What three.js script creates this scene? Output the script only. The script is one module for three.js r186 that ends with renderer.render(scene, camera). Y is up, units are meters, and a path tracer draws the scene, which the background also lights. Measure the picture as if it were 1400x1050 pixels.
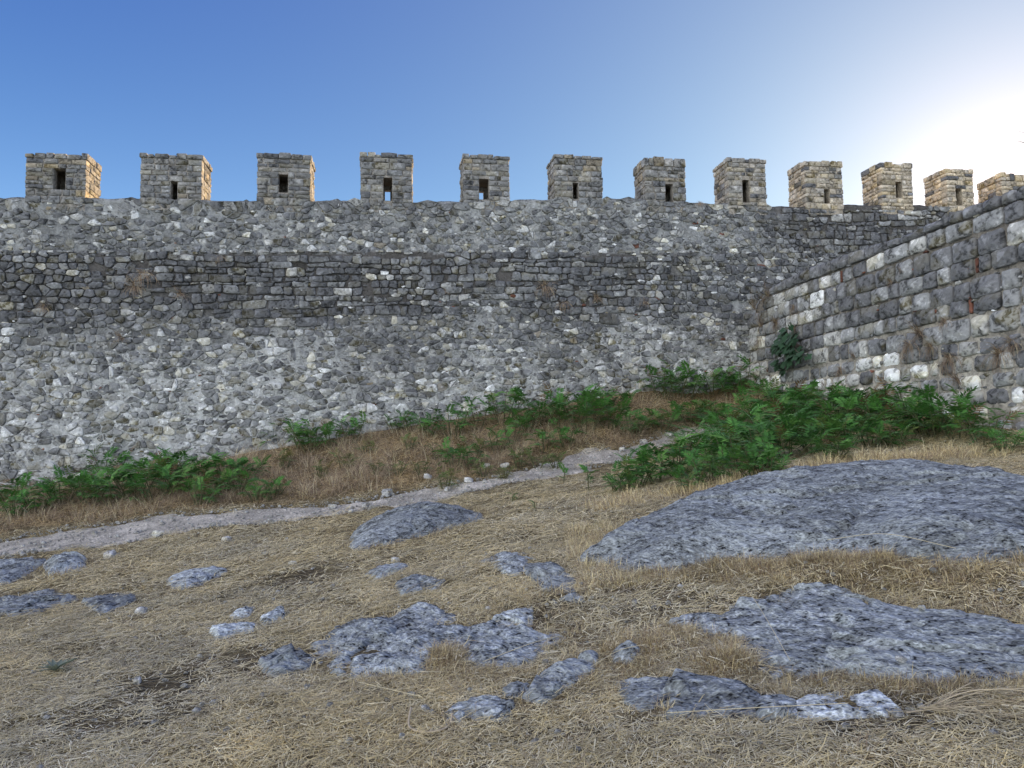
import * as THREE from 'three';
import { mergeGeometries } from 'three/addons/utils/BufferGeometryUtils.js';

// ------------------------------------------------------------ camera, sky, sun, exposure
const rad = Math.PI / 180;
const scene = new THREE.Scene();
const camera = new THREE.PerspectiveCamera(54.02, 4 / 3, 0.05, 500);
camera.position.set(0, 1.6, 0);
camera.rotation.order = 'YXZ';
camera.rotation.set(4 * rad, 0, -0.8 * rad);
scene.add(camera);

const SUN_AZ = 35 * rad, SUN_EL = 11.5 * rad, EXPOSURE = 2.0;
const sunDir = new THREE.Vector3(Math.sin(SUN_AZ) * Math.cos(SUN_EL), Math.sin(SUN_EL), -Math.cos(SUN_AZ) * Math.cos(SUN_EL));
{ // clear evening sky: deep blue overhead, paling to the horizon all round, the low sun's aureole, and an added brightening opposite the sun to fill the shade
  const W = 1024, H = 512, d = new Float32Array(W * H * 4), v = new THREE.Vector3();
  const ZENITH = [0.010, 0.066, 0.425], PALE = [0.3325, 0.8515, 0.9835], NEAR = [1.80, 0.80, 0.45], WIDE = [0.671, 0.7935, 0.480], OPPOSITE_FILL = [1.75, 1.62, 1.26];
  for (let j = 0; j < H; j++) for (let i = 0; i < W; i++) {
    const el = ((j + 0.5) / H - 0.5) * Math.PI, az = ((i + 0.5) / W - 0.5) * 2 * Math.PI;
    v.set(Math.cos(el) * Math.cos(az), Math.sin(el), Math.cos(el) * Math.sin(az));
    const e = Math.max(el, 0) / rad, c = Math.max(-1, Math.min(1, v.dot(sunDir))), g = Math.acos(c) / rad;
    const low = 1.3 * Math.exp(-e / 5.5), mid = Math.exp(-e / 13.14), near = Math.exp(-Math.pow(g / 6.5, 1.056)), wide = Math.exp(-g / 22.2), opp = Math.max(0, (0.35 - c) / 1.35);
    const k = (j * W + i) * 4;
    for (let q = 0; q < 3; q++) d[k + q] = (ZENITH[q] + PALE[q] * mid + low + NEAR[q] * near + WIDE[q] * wide + OPPOSITE_FILL[q] * opp) / EXPOSURE;
    d[k + 3] = 1;
  }
  const t = new THREE.DataTexture(d, W, H, THREE.RGBAFormat, THREE.FloatType);
  t.mapping = THREE.EquirectangularReflectionMapping; t.magFilter = t.minFilter = THREE.LinearFilter; t.wrapS = THREE.RepeatWrapping; t.needsUpdate = true;
  scene.background = t; scene.environment = t;
}
const sun = new THREE.DirectionalLight(new THREE.Color().setRGB(1, 0.70, 0.37), 5);
sun.position.copy(sunDir).multiplyScalar(60); sun.target.position.set(0, 2, -14);
sun.castShadow = true; sun.shadow.mapSize.set(4096, 4096); sun.shadow.radius = 1;
Object.assign(sun.shadow.camera, { left: -32, right: 32, top: 24, bottom: -24, near: 1, far: 140 });
scene.add(sun, sun.target);
const renderer = new THREE.WebGLRenderer({ antialias: true });
renderer.toneMapping = THREE.LinearToneMapping;
renderer.toneMappingExposure = EXPOSURE;
renderer.shadowMap.enabled = true; renderer.shadowMap.type = THREE.PCFSoftShadowMap;

// ------------------------------------------------------------ measured layout, metres (x to the side, distance ahead, height)
const CTRL = [[-8.09,12,-0.04],[-5.39,12.4,0.27],[-2.53,13,0.47],[-0.02,14.2,0.88],[1.89,15.2,1.16],[3.68,16.6,1.53],[4.93,17.9,1.86],[-4.7,7,-0.02],[-3.6,8.3,0.04],[-1.71,8.8,0.25],[-0.02,8.6,0.42],[0.58,10.5,0.65],[1.57,11,0.81],[-9.33,13.8,0.3],[-6.87,14.2,0.43],[-4.25,14.6,0.7],[-2.06,15.1,1],[-0.02,15.9,1.32],[1.92,16.6,1.69],[-3.27,4.9,0.01],[-2.49,3.75,0.04],[-1.23,3.65,0.07],[-0.02,3.4,0.16],[0.98,3.05,0.29],[1.82,2.8,0.39],[-1.85,5.5,0.05],[-0.02,4.9,0.19],[1.23,4.4,0.32],[2.43,3.7,0.4],[0.77,6.9,0.48],[1.7,6,0.5],[2.61,5.5,0.6],[3.47,5.2,0.79],[2.85,9.9,0.96],[4.24,11,1.24],[5.94,11.2,1.36],[6.66,10,1.36],[2.88,12.5,1.04],[4.34,15,1.5],[-16.59,15.65,0.1],[-11.15,16.49,0.62],[-9.28,16.78,0.8],[-6.71,17.18,1.2],[-5.08,17.43,1.5],[-3.45,17.68,1.72],[-1.77,17.94,2],[0.01,18.22,2.25],[1.79,18.49,2.5],[3.67,18.78,2.75],[5.94,19.13,3],[6.22,18.97,2.85],[6.5,17.2,2.5],[6.95,14.23,2],[7.41,11.27,1.7],[7.87,8.3,1.5],[0,0,0],[-4,0,-0.4],[4,0,0.6],[-14,6,-1.2],[-18,14,-0.8],[0,-4,-0.2],[9,2,1.2]];
const OUTLINE = {
  big: [[0.69,6.87],[1.07,7.53],[1.54,8.1],[2.19,8.82],[2.85,9],[3.5,9.1],[4.19,9.45],[4.73,9.26],[4.95,8.56],[4.71,6.99],[4.82,6.52],[3.97,5.39],[3.32,4.98],[2.92,5.12],[2.65,5.58],[2.22,5.84],[1.77,6.22],[1.37,6.33],[1.12,6.28],[0.96,6.82]],
  mid: [[-2.08,9.72],[-2.13,10.95],[-1.56,11.37],[-1.04,11.71],[-0.56,11.19],[-0.42,10.36],[-0.98,9.89],[-1.23,9.66],[-1.54,9.3],[-1.83,9.19]],
  l1: [[-3.98,8.6],[-3.93,9.04],[-3.48,9.01],[-3.28,8.7],[-3.27,8.18],[-3.41,7.78]],
  l2: [[-6.35,10.31],[-6.35,10.71],[-5.93,10.52],[-5.54,9.89],[-5.57,9.49],[-5.78,9.46]],
  l3: [[-7.29,10.81],[-6.93,10.91],[-6.43,10.43],[-6.26,9.86],[-6.24,9.27],[-6.81,9.33],[-7.86,10.75]],
  ca: [[-1.43,5.59],[-1.3,6.07],[-0.98,6.23],[-0.81,6.35],[-0.54,6.02],[-0.39,5.68],[-0.33,5.34],[-0.47,5.16],[-0.44,4.67],[-0.64,4.67],[-0.89,4.81],[-1.19,5.1]],
  cb: [[-0.42,5.5],[-0.13,5.56],[0.08,5.35],[0.32,5.18],[0.22,5.03],[0.02,4.76],[-0.16,4.73],[-0.31,4.96]],
  cc: [[-0.17,5.6],[-0.08,5.79],[0.1,5.81],[0.09,5.48],[-0.02,5.43]],
  m1: [[-0.32,7.62],[-0.02,7.75],[0.18,7.52],[0.13,7.09],[-0.02,7.03]],
  m2: [[0.12,7.03],[0.31,6.95],[0.49,6.36],[0.48,5.98],[0.29,6.03],[0.2,6.53]],
  f1: [[0.17,4.52],[0.34,4.73],[0.46,4.69],[0.42,4.47],[0.28,4.32],[0.17,4.36]],
  f2: [[-0.37,4.1],[-0.27,4.27],[-0.17,4.29],[-0.06,4.14],[-0.1,4],[-0.31,4.01]],
  f3: [[0.55,4.37],[0.71,4.27],[0.96,4.14],[1.11,3.97],[1.16,3.79],[1.1,3.64],[0.88,3.67],[0.68,3.73],[0.59,4.01]],
  r2: [[1.23,4.98],[1.46,5.19],[1.78,5.23],[2.09,5.27],[2.28,5.03],[2.51,4.74],[2.69,4.51],[2.84,4.29],[3,4.06],[2.62,3.57],[2.39,3.63],[2.19,3.65],[2.02,3.65],[1.92,3.79],[1.83,3.91],[1.71,4.07],[1.49,3.98],[1.34,4.1],[1.3,4.36],[1.27,4.67]],
  r3: [[1.29,3.65],[1.52,3.79],[1.71,3.73],[1.7,3.47],[1.6,3.44],[1.45,3.45],[1.3,3.55]],
  s1: [[-2.48,6.29],[-2.35,6.42],[-2.17,6.44],[-2.13,6.21],[-2.34,6.09]],
  s2: [[-2.19,6.59],[-2.05,6.75],[-1.99,6.59],[-2.09,6.42]],
  s3: [[0.57,4.74],[0.66,4.78],[0.75,4.66],[0.68,4.5],[0.59,4.54]],
  s4: [[-1.51,7.77],[-1.36,8.16],[-1.12,8.04],[-1.16,7.67],[-1.39,7.5]],
  p1: [[-0.06,4.36],[0.1,4.42],[0.23,4.27],[0.13,4.14],[-0.02,4.19]],
  p2: [[1.05,5.11],[1.22,5.2],[1.37,5.04],[1.26,4.85],[1.06,4.89]],
  p4: [[-1.77,5.41],[-1.62,5.57],[-1.4,5.41],[-1.42,5.16],[-1.62,5.13]],
  p6: [[-1.08,7.15],[-0.9,7.34],[-0.67,7.08],[-0.73,6.82],[-0.99,6.84]],
  p7: [[-5.54,8.23],[-5.23,8.5],[-4.59,7.9],[-4.64,7.38],[-4.91,7.31]],
  p8: [[1.13,3.75],[1.31,3.77],[1.31,3.57],[1.14,3.55]],
  p9: [[-4.3,7.69],[-4.16,8.08],[-3.81,7.66],[-3.84,7.16]],
  s5: [[-2.52,6.73],[-2.49,7.07],[-2.38,7.03],[-2.32,6.67]],
};
const PATH = [[-8.99,12.28,-8.03,10.98],[-8.51,12.61,-7.55,11.21],[-7.5,12.94,-6.54,11.3],[-6.36,13.17,-5.6,11.6],[-5.14,13.28,-4.59,11.87],[-3.87,13.31,-3.52,12.11],[-2.62,13.47,-2.45,12.58],[-1.36,13.82,-1.26,12.8],[-0.02,14.35,-0.03,13.37],[1.47,15.4,1.36,14.31],[2.62,16.04,2.47,15.12],[3.81,17.16,3.89,16.13],[5.01,18.15,4.94,16.76]];
const MERLONS = [   // from, to along the wall, foot, top; loophole from, to, sill, lintel
  [-8.21,-6.93,7.10,8.15, -7.65,-7.35,7.31,7.80],
  [-5.79,-4.42,7.17,8.24, -5.14,-4.95,7.16,7.59],
  [-3.21,-1.98,7.23,8.37, -2.74,-2.48,7.42,7.86],
  [-0.82,0.42,7.28,8.47, -0.30,-0.05,7.31,7.88],
  [1.65,2.80,7.38,8.55, 2.02,2.30,7.42,7.94],
  [3.93,5.17,7.52,8.64, 4.38,4.56,7.51,7.93],
  [6.28,7.37,7.52,8.68, 6.80,7.04,7.50,7.99],
  [8.51,9.58,7.52,8.74, 8.90,9.13,7.58,8.18],
  [10.67,11.75,7.59,8.78, 11.19,11.38,7.63,8.02],
  [12.87,13.81,7.66,8.81, 13.28,13.50,7.86,8.30],
  [14.80,15.64,7.66,8.72, 15.07,15.29,7.72,8.17],
  [16.49,17.40,7.72,8.67, 16.86,17.07,7.72,8.15]];
const WEEDS = {
  left: [[-9.78,14.78,0.55],[-8.8,14.01,0.44],[-8.63,14.52,0.51],[-8.82,15.4,0.45],[-8.85,16.62,0.56],[-7.56,14.34,0.58],[-7.32,14.68,0.66],[-6.77,14.43,0.59],[-6.52,14.81,0.60],[-6.33,15.2,0.59],[-5.69,13.84,0.43],[-5.87,15.52,0.45],[-5.24,14.42,0.39],[-4.66,13.75,0.29],[-8.02,14.43,0.50],[-9.07,13.81,0.38],[-5.44,15.38,0.39],[-7.28,15.99,0.53],[-7.55,15.76,0.55],[-5.64,14.38,0.42],[-4.42,14.04,0.30]],
  bank: [[-5.69,17.5,0.44],[-4.49,16.78,0.55],[-4.8,17.13,0.40],[-2.74,17.58,0.34],[-1.32,16.77,0.59],[-0.89,14.91,0.38],[-1.14,14.87,0.40],[-0.78,15.72,0.31],[-2.23,16.29,0.25],[-3.17,16.29,0.25],[-2.67,14.83,0.23],[-2.23,14.75,0.20],[-1.24,13.7,0.29],[-0.58,14.27,0.25],[0.12,14.74,0.31],[0.47,14.65,0.28],[1.13,15.85,0.37],[-4.03,16.93,0.43],[-3.67,17.13,0.47],[-1.91,16.97,0.40],[-2.37,17.37,0.37],[-0.77,17.31,0.50],[-1.51,15.45,0.30],[-0.33,15.77,0.37],[-0.02,16.33,0.41],[-4.78,15.88,0.31],[-3.77,14.93,0.26],[-3.47,15.5,0.27],[-1.79,14.61,0.26],[0.66,15.67,0.37],[0.82,14.61,0.26],[-0.16,13.98,0.22]],
  mid: [[-0.22,17.51,0.71],[0.31,16.91,0.41],[0.65,17.15,0.67],[1.05,16.95,0.59],[1.41,17.2,0.63],[1.59,16.56,0.68],[2.14,16.8,0.52],[2.58,17.81,0.38],[1.97,17.71,0.45],[2.61,16.42,0.45],[3.35,16.96,0.41],[4.16,17.57,0.48],[4.63,17.89,0.38]],
  far: [[3.67,18.45,0.64],[4.01,18.61,0.69],[4.35,18.67,0.47],[5.03,18.83,0.51],[5.42,18.61,0.43],[5.76,18.66,0.62]],
  right: [[5.56,16.89,0.62],[5.73,15.91,0.68],[4.51,14.61,0.57],[4.82,14.06,0.63],[5.12,13.44,0.55],[5.48,13.2,0.54],[5.88,13.08,0.48],[6.19,12.69,0.47],[6.37,12.21,0.38],[3.01,12.06,0.49],[3.4,12.42,0.55],[3.25,10.93,0.49],[2.5,11.37,0.46],[2.13,11.14,0.39],[1.75,10.91,0.34],[3.69,11.29,0.50],[4.06,11.15,0.48],[4.57,11.52,0.43],[5.02,11.58,0.40],[5.56,11.75,0.37],[5.75,11.41,0.33],[3.14,9.91,0.35],[2.64,10.21,0.34],[4.05,14.03,0.54],[5.47,14.69,0.63],[5.82,14.51,0.59],[6.13,14.08,0.55],[6.47,13.78,0.54],[3.27,9.73,0.28],[4.42,10.44,0.30],[2.34,10,0.25],[1.52,10.69,0.23],[6.45,11.81,0.41],[4.42,12.75,0.54]],
  edge: [[6.81,12.79,0.50],[6.43,11.47,0.49],[6.6,11.2,0.50],[6.57,10.55,0.39],[6.4,9.83,0.27]],
  seed: [[0.82,12.94,0.23],[1.17,11.42,0.27],[1.37,10.92,0.21],[-0.03,11.63,0.14],[0.32,10.36,0.12]],
};   // x, distance, height
const PEBBLES = [[-2.45,4.99,0.05],[-1.28,4.72,0.04],[-0.49,4.16,0.04],[-3.44,7.06,0.08],[-0.57,3.85,0.03],[-1.55,4.14,0.03],[-3.09,12.96,0.11],[-2.25,13.54,0.18],[-0.82,13.82,0.13],[-1.17,13.5,0.10],[-1.29,8.24,0.08],[1.47,5.2,0.04],[2.4,4.53,0.04],[1.95,3.91,0.04],[1.75,3.44,0.03],[1.42,3.34,0.03],[-0.6,4.41,0.04],[-2.53,8.7,0.07],[-4.11,10.89,0.11],[-4.76,12.01,0.10],[-5.45,11.63,0.14],[-5.55,10.46,0.14],[-2.5,12.85,0.12],[-0.17,14.78,0.13],[0.08,5.45,0.04],[-1.62,14.36,0.13],[1.58,3.95,0.03],[-3.15,9.62,0.06],[-2.64,12.33,0.08],[-0.53,14.87,0.12],[2.76,15.95,0.14],[3.44,16.62,0.13],[2.23,15.49,0.11]];   // x, distance, size
const WALL_WEEDS = {                               // along the wall, height, size
  long: [[-5.83,5.11,1.1],[-4.87,4.96,1.0],[-5.68,5.4,1.2],[-7.71,4.62,0.8],[-6.12,3.94,0.9],[-4.02,5.83,0.6],[3.64,5.27,1.3],[4.93,5.0,1.0],[4.09,4.86,0.8],[6.16,4.94,0.7],[1.2,5.1,0.5],[7.7,7.5,0.5]],
  spur: [[0.5,4.7,1.0,1],[1.0,4.8,0.9,0],[0.8,4.2,1.0,1],[1.5,4.2,1.3,0],[1.2,4.9,0.9,1],[0.7,3.9,1.0,0],[2.3,3.95,1.1,0],[6.36,3.28,1.3,0],[6.1,3.1,1.2,0],[6.64,3.0,1.0,0],[4.49,3.08,0.8,0],[7.04,2.77,1.2,0],[8.08,2.72,1.3,0],[7.18,2.4,1.2,0],[4.04,2.86,0.8,0],[5.72,4.31,0.5,0],[6.02,4.44,0.5,0],[2.34,4.43,0.7,0],[8.35,2.85,1.0,0],[3.4,2.6,0.7,0],[7.0,3.4,0.7,0]] };

// ------------------------------------------------------------ helpers
function rngOf(seed) { let a = seed >>> 0; return () => { a = (a + 0x6D2B79F5) | 0; let t = Math.imul(a ^ (a >>> 15), 1 | a); t = (t + Math.imul(t ^ (t >>> 7), 61 | t)) ^ t; return ((t ^ (t >>> 14)) >>> 0) / 4294967296; }; }
const hash = (x, y, s) => { let h = Math.imul(x, 374761393) + Math.imul(y, 668265263) + Math.imul(s, 1442695041); h = Math.imul(h ^ (h >>> 13), 1274126177); return ((h ^ (h >>> 16)) >>> 0) / 4294967296; };
const clamp = (x, a = 0, b = 1) => Math.min(b, Math.max(a, x));
const smooth = (a, b, x) => { const t = clamp((x - a) / (b - a)); return t * t * (3 - 2 * t); };
const mix = (a, b, t) => a + (b - a) * t;
function vnoise(x, y, s = 1, per = 0) {          // 0..1, repeats after per cells
  const xi = Math.floor(x), yi = Math.floor(y), fx = x - xi, fy = y - yi;
  const w = per ? (q) => ((q % per) + per) % per : (q) => q;
  const u = fx * fx * (3 - 2 * fx), v = fy * fy * (3 - 2 * fy);
  return mix(mix(hash(w(xi), w(yi), s), hash(w(xi + 1), w(yi), s), u), mix(hash(w(xi), w(yi + 1), s), hash(w(xi + 1), w(yi + 1), s), u), v);
}
function fbm(x, y, s = 1, oct = 4, per = 0) { let a = 0, w = 0.5, n = 0; for (let i = 0; i < oct; i++) { a += w * vnoise(x, y, s + i * 17, per); n += w; x *= 2; y *= 2; if (per) per *= 2; w *= 0.5; } return a / n; }
const numberOf = {};
function numbered(name) { const k = numberOf[name] = (numberOf[name] ?? -1) + 1; return k ? name + '_' + String(k).padStart(3, '0') : name; }
function tag(o, label, category, group, kind) { o.userData.label = label; o.userData.category = category; if (group) o.userData.group = group; if (kind) o.userData.kind = kind; return o; }
function shadows(o) { o.castShadow = o.receiveShadow = true; return o; }
function part(name, geometry, material, parent) { const m = shadows(new THREE.Mesh(geometry, material)); m.name = name; parent.add(m); return m; }
function top(name, x = 0, y = 0, z = 0, turn = 0) { const g = new THREE.Group(); g.name = numbered(name); g.position.set(x, y, z); g.rotation.y = turn; scene.add(g); return g; }
class Geo {                                      // collects triangles with uv and colour
  constructor() { this.p = []; this.uv = []; this.c = []; this.i = []; }
  v(x, y, z, u, v, c) { this.p.push(x, y, z); this.uv.push(u, v); this.c.push(c[0], c[1], c[2]); return this.p.length / 3 - 1; }
  t(a, b, c) { this.i.push(a, b, c); }
  q(a, b, c, d) { this.i.push(a, b, c, a, c, d); }
  build() {
    const g = new THREE.BufferGeometry();
    g.setAttribute('position', new THREE.Float32BufferAttribute(this.p, 3));
    g.setAttribute('uv', new THREE.Float32BufferAttribute(this.uv, 2));
    g.setAttribute('color', new THREE.Float32BufferAttribute(this.c, 3));
    g.setIndex(this.i); g.computeVertexNormals(); return g;
  }
}
function dataTexture(n, f, srgb) {
  const d = new Uint8Array(n * n * 4);
  for (let j = 0; j < n; j++) for (let i = 0; i < n; i++) { const c = f(i, j), k = (j * n + i) * 4; for (let q = 0; q < 3; q++) d[k + q] = clamp(Array.isArray(c) ? c[q] : c) * 255; d[k + 3] = 255; }
  const t = new THREE.DataTexture(d, n, n, THREE.RGBAFormat);
  t.wrapS = t.wrapT = THREE.RepeatWrapping; t.magFilter = THREE.LinearFilter; t.minFilter = THREE.LinearMipmapLinearFilter; t.generateMipmaps = true;
  if (srgb) t.colorSpace = THREE.SRGBColorSpace; t.needsUpdate = true; return t;
}
const colour = (r, g, b) => [r, g, b];
const vary = (c, k) => [c[0] * k, c[1] * k, c[2] * k];

// ------------------------------------------------------------ the lie of the land: a smooth sheet through the measured points
const TPS = (() => {
  const N = CTRL.length, n = N + 3, U = (r2) => (r2 > 1e-9 ? 0.5 * r2 * Math.log(r2) : 0);
  const A = Array.from({ length: n }, () => new Float64Array(n + 1));
  CTRL.forEach(([x, z, y], i) => {
    CTRL.forEach(([a, b], j) => { A[i][j] = U((x - a) ** 2 + (z - b) ** 2) + (i === j ? 0.15 : 0); });
    A[i][N] = A[N][i] = 1; A[i][N + 1] = A[N + 1][i] = x; A[i][N + 2] = A[N + 2][i] = z; A[i][n] = y;
  });
  for (let k = 0; k < n; k++) {
    let m = k; for (let r = k + 1; r < n; r++) if (Math.abs(A[r][k]) > Math.abs(A[m][k])) m = r;
    [A[k], A[m]] = [A[m], A[k]];
    for (let r = 0; r < n; r++) if (r !== k) { const f = A[r][k] / A[k][k]; if (f) for (let c = k; c <= n; c++) A[r][c] -= f * A[k][c]; }
  }
  const w = A.map((r, k) => r[n] / r[k]);
  return (x, z) => { let h = w[N] + w[N + 1] * x + w[N + 2] * z; for (let i = 0; i < N; i++) h += w[i] * U((x - CTRL[i][0]) ** 2 + (z - CTRL[i][1]) ** 2); return h; };
})();
const TH = 8.8 * rad, WALL_D = 18, SPUR_U = 8.88;      // the long wall's turn and distance; the spur wall's place along it
const alongWall = (x, zf) => x * Math.cos(TH) + zf * Math.sin(TH), towardWall = (x, zf) => -x * Math.sin(TH) + zf * Math.cos(TH);
const MOUNDS = [[1.75, 6.0, 0.26, 0.05], [2.2, 5.68, 0.28, 0.09], [2.6, 5.4, 0.26, 0.10], [3.0, 5.0, 0.26, 0.08], [3.5, 4.75, 0.3, 0.07], [-0.5, 5.0, 0.13, 0.07], [1.18, 4.3, 0.13, 0.06], [0.9, 4.75, 0.3, 0.05], [0.2, 6.1, 0.4, 0.04]];
function landBase(x, zf) {
  const r = Math.hypot(x, zf - 6), d = towardWall(x, zf);
  let y = TPS(clamp(x, -20, 12), clamp(zf, -8, 20));
  if (d > 18.4) y = mix(y, 1.2, smooth(18.4, 19.4, d));
  return mix(y, clamp(y, -1.5, 1.5), smooth(16, 26, r));
}
const PATHLINE = PATH.map(([a, b, c, d]) => ({ x: (a + c) / 2, z: (b + d) / 2, w: Math.hypot(a - c, b - d) / 2 * 1.0 }));
function pathAt(x, zf) {                           // > 0 on the path, in metres from its edge
  let best = -9;
  for (let i = 0; i + 1 < PATHLINE.length; i++) {
    const a = PATHLINE[i], b = PATHLINE[i + 1], dx = b.x - a.x, dz = b.z - a.z, t = clamp(((x - a.x) * dx + (zf - a.z) * dz) / (dx * dx + dz * dz));
    best = Math.max(best, mix(a.w, b.w, t) - Math.hypot(x - a.x - dx * t, zf - a.z - dz * t));
  }
  return best + (fbm(x * 1.3, zf * 1.3, 91, 5) - 0.5) * 1.1 - 0.05;
}
function land(x, zf) {
  let y = landBase(x, zf) + (fbm(x * 1.3, zf * 1.3, 5, 3) - 0.5) * 0.07 + (fbm(x * 7, zf * 7, 8, 2) - 0.5) * 0.018;
  for (const [a, b, s, h] of MOUNDS) { const r2 = ((x - a) ** 2 + (zf - b) ** 2) / (s * s); if (r2 < 9) y += h * Math.exp(-r2); }
  return y;
}
function bareAt(x, zf) { const n = fbm(x * 0.9, zf * 0.9, 61, 4) * 0.6 + fbm(x * 3.5, zf * 3.5, 62, 3) * 0.4; return Math.max(smooth(0.56, 0.68, n), smooth(0.42, 0.1, Math.hypot((x - 1.62) * 0.9, zf - 3.36) + (n - 0.5) * 0.8), smooth(0.6, 0.2, Math.hypot((x + 2.3) * 0.7, zf - 7.9) + (n - 0.5) * 1.6), smooth(0.40, 0.52, n) * 0.8 * smooth(-0.6, 0.2, x) * smooth(3.4, 3.8, zf) * smooth(6.6, 5.9, zf)); }
function inside(poly, x, y) { let c = false; for (let i = 0, j = poly.length - 1; i < poly.length; j = i++) { const [a, b] = poly[i], [p, q] = poly[j]; if ((b > y) !== (q > y) && x < ((p - a) * (y - b)) / (q - b) + a) c = !c; } return c; }
const BOUNDS = Object.entries(OUTLINE).map(([k, o]) => ({ k, o, x0: Math.min(...o.map((q) => q[0])), x1: Math.max(...o.map((q) => q[0])), z0: Math.min(...o.map((q) => q[1])), z1: Math.max(...o.map((q) => q[1])) }));
function onRock(x, zf) { for (const b of BOUNDS) if (x > b.x0 && x < b.x1 && zf > b.z0 && zf < b.z1 && inside(b.o, x, zf)) return true; return false; }

// ------------------------------------------------------------ materials
const stoneTone = (i, j, n) => {
  const x = i / n, y = j / n;
  const a = fbm(x * 6, y * 6, 11, 5, 6), b = fbm(x * 24, y * 24, 12, 3, 24), c = fbm(x * 3, y * 3, 14, 3, 3);
  return { a, b, c };
};
const stoneMap = dataTexture(512, (i, j) => {
  const { a, b, c } = stoneTone(i, j, 512);
  let k = 0.60 + (a - 0.5) * 0.55 + (b - 0.5) * 0.42;
  k += 0.55 * smooth(0.60, 0.72, a * 0.65 + b * 0.35) - 0.22 * smooth(0.55, 0.7, 1 - a * 0.5 - b * 0.5);
  const warm = smooth(0.52, 0.7, c) * 0.07;
  return [k + warm * 0.6, k + warm * 0.2, k - warm];
});
const stoneBump = dataTexture(512, (i, j) => { const { a, b } = stoneTone(i, j, 512); const x = i / 512, y = j / 512; return 0.5 + (a - 0.5) * 1.1 + (b - 0.5) * 0.6 + (fbm(x * 80, y * 80, 15, 2, 80) - 0.5) * 0.25; });
const mortarMap = dataTexture(512, (i, j) => { const x = i / 512, y = j / 512; const a = fbm(x * 8, y * 8, 21, 4, 8), b = fbm(x * 40, y * 40, 22, 3, 40); const k = 0.66 + (a - 0.5) * 0.6 + (b - 0.5) * 0.6; return [k, k * 0.985, k * 0.95]; });
const mortarBump = dataTexture(512, (i, j) => { const x = i / 512, y = j / 512; return 0.5 + (fbm(x * 8, y * 8, 21, 4, 8) - 0.5) * 0.7 + (fbm(x * 40, y * 40, 22, 3, 40) - 0.5) * 0.9; });
const rockH = (i, j, n) => {
  const x = i / n, y = j / n, wx = fbm(x * 6, y * 6, 35, 3, 6) * 0.09;
  const flake = fbm((x + wx) * 26, (y + wx) * 26, 31, 3, 26), grain = fbm(x * 80, y * 80, 33, 2, 80), patch = fbm(x * 6, y * 6, 34, 4, 6);
  const crack = 1 - Math.abs(fbm((x + wx) * 5, (y + wx * 1.5) * 9, 36, 4, 9) * 2 - 1);
  return { flake, grain, patch, crack };
};
const rockMap = dataTexture(1024, (i, j) => {
  const r = rockH(i, j, 1024);
  let k = 0.57 + (r.flake - 0.5) * 0.85 + (r.grain - 0.5) * 0.7 + (r.patch - 0.5) * 0.5;
  k += 0.32 * smooth(0.60, 0.70, r.flake * 0.55 + r.grain * 0.45) - 0.16 * smooth(0.62, 0.72, 1 - r.flake * 0.5 - r.grain * 0.5) - 0.18 * smooth(0.975, 0.995, r.crack);
  return [k, k, k * 0.99];
});
const rockBump = dataTexture(1024, (i, j) => { const r = rockH(i, j, 1024); return 0.5 + (r.flake - 0.5) * 0.9 + (r.grain - 0.5) * 0.6 - 0.35 * smooth(0.965, 0.99, r.crack); });
// ground: dry soil under a felt of broken straw
const STRAW_N = 1024, strawTone = new Float32Array(STRAW_N * STRAW_N * 3), strawRise = new Float32Array(STRAW_N * STRAW_N);
{
  const n = STRAW_N, r = rngOf(77);
  for (let j = 0; j < n; j++) for (let i = 0; i < n; i++) {
    const k = j * n + i, x = i / n, y = j / n, a = fbm(x * 12, y * 12, 41, 4, 12), b = fbm(x * 90, y * 90, 42, 2, 90), m = 0.75 + (a - 0.5) * 0.8 + (b - 0.5) * 0.8;
    strawTone[k * 3] = 0.45 * m; strawTone[k * 3 + 1] = 0.39 * m; strawTone[k * 3 + 2] = 0.30 * m; strawRise[k] = 0.15 * b;
  }
  const tones = [[0.82, 0.74, 0.51], [0.74, 0.66, 0.43], [0.90, 0.84, 0.65], [0.62, 0.54, 0.36], [0.72, 0.67, 0.50], [0.55, 0.48, 0.34]];
  for (let s = 0; s < 11000; s++) {
    let x = r() * n, y = r() * n, an = r() * 6.283; const len = 18 + r() * 60, bend = (r() - 0.5) * 0.05, c = tones[(r() * tones.length) | 0], up = 0.35 + 0.6 * (s / 11000), wide = r() < 0.4;
    for (let q = 0; q < len; q++) {
      x += Math.cos(an); y += Math.sin(an); an += bend;
      for (let w = 0; w <= (wide ? 1 : 0); w++) { const k = ((((y | 0) + w) % n + n) % n) * n + (((x | 0) % n + n) % n); strawTone[k * 3] = c[0]; strawTone[k * 3 + 1] = c[1]; strawTone[k * 3 + 2] = c[2]; strawRise[k] = up; }
    }
  }
}
const strawMap = dataTexture(STRAW_N, (i, j) => { const k = (j * STRAW_N + i) * 3; return [strawTone[k], strawTone[k + 1], strawTone[k + 2]]; }, true);
const strawBump = dataTexture(STRAW_N, (i, j) => strawRise[j * STRAW_N + i]);
const gritMap = dataTexture(512, (i, j) => { const x = i / 512, y = j / 512; const a = fbm(x * 6, y * 6, 51, 4, 6), b = fbm(x * 60, y * 60, 52, 2, 60); let k = 0.60 + (a - 0.5) * 0.5 + (b - 0.5) * 0.45 + 0.3 * smooth(0.68, 0.76, b); return [k, k * 0.975, k * 0.93]; });
const gritBump = dataTexture(512, (i, j) => { const x = i / 512, y = j / 512; return fbm(x * 60, y * 60, 52, 2, 60) * 0.7 + fbm(x * 6, y * 6, 51, 4, 6) * 0.3; });

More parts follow.
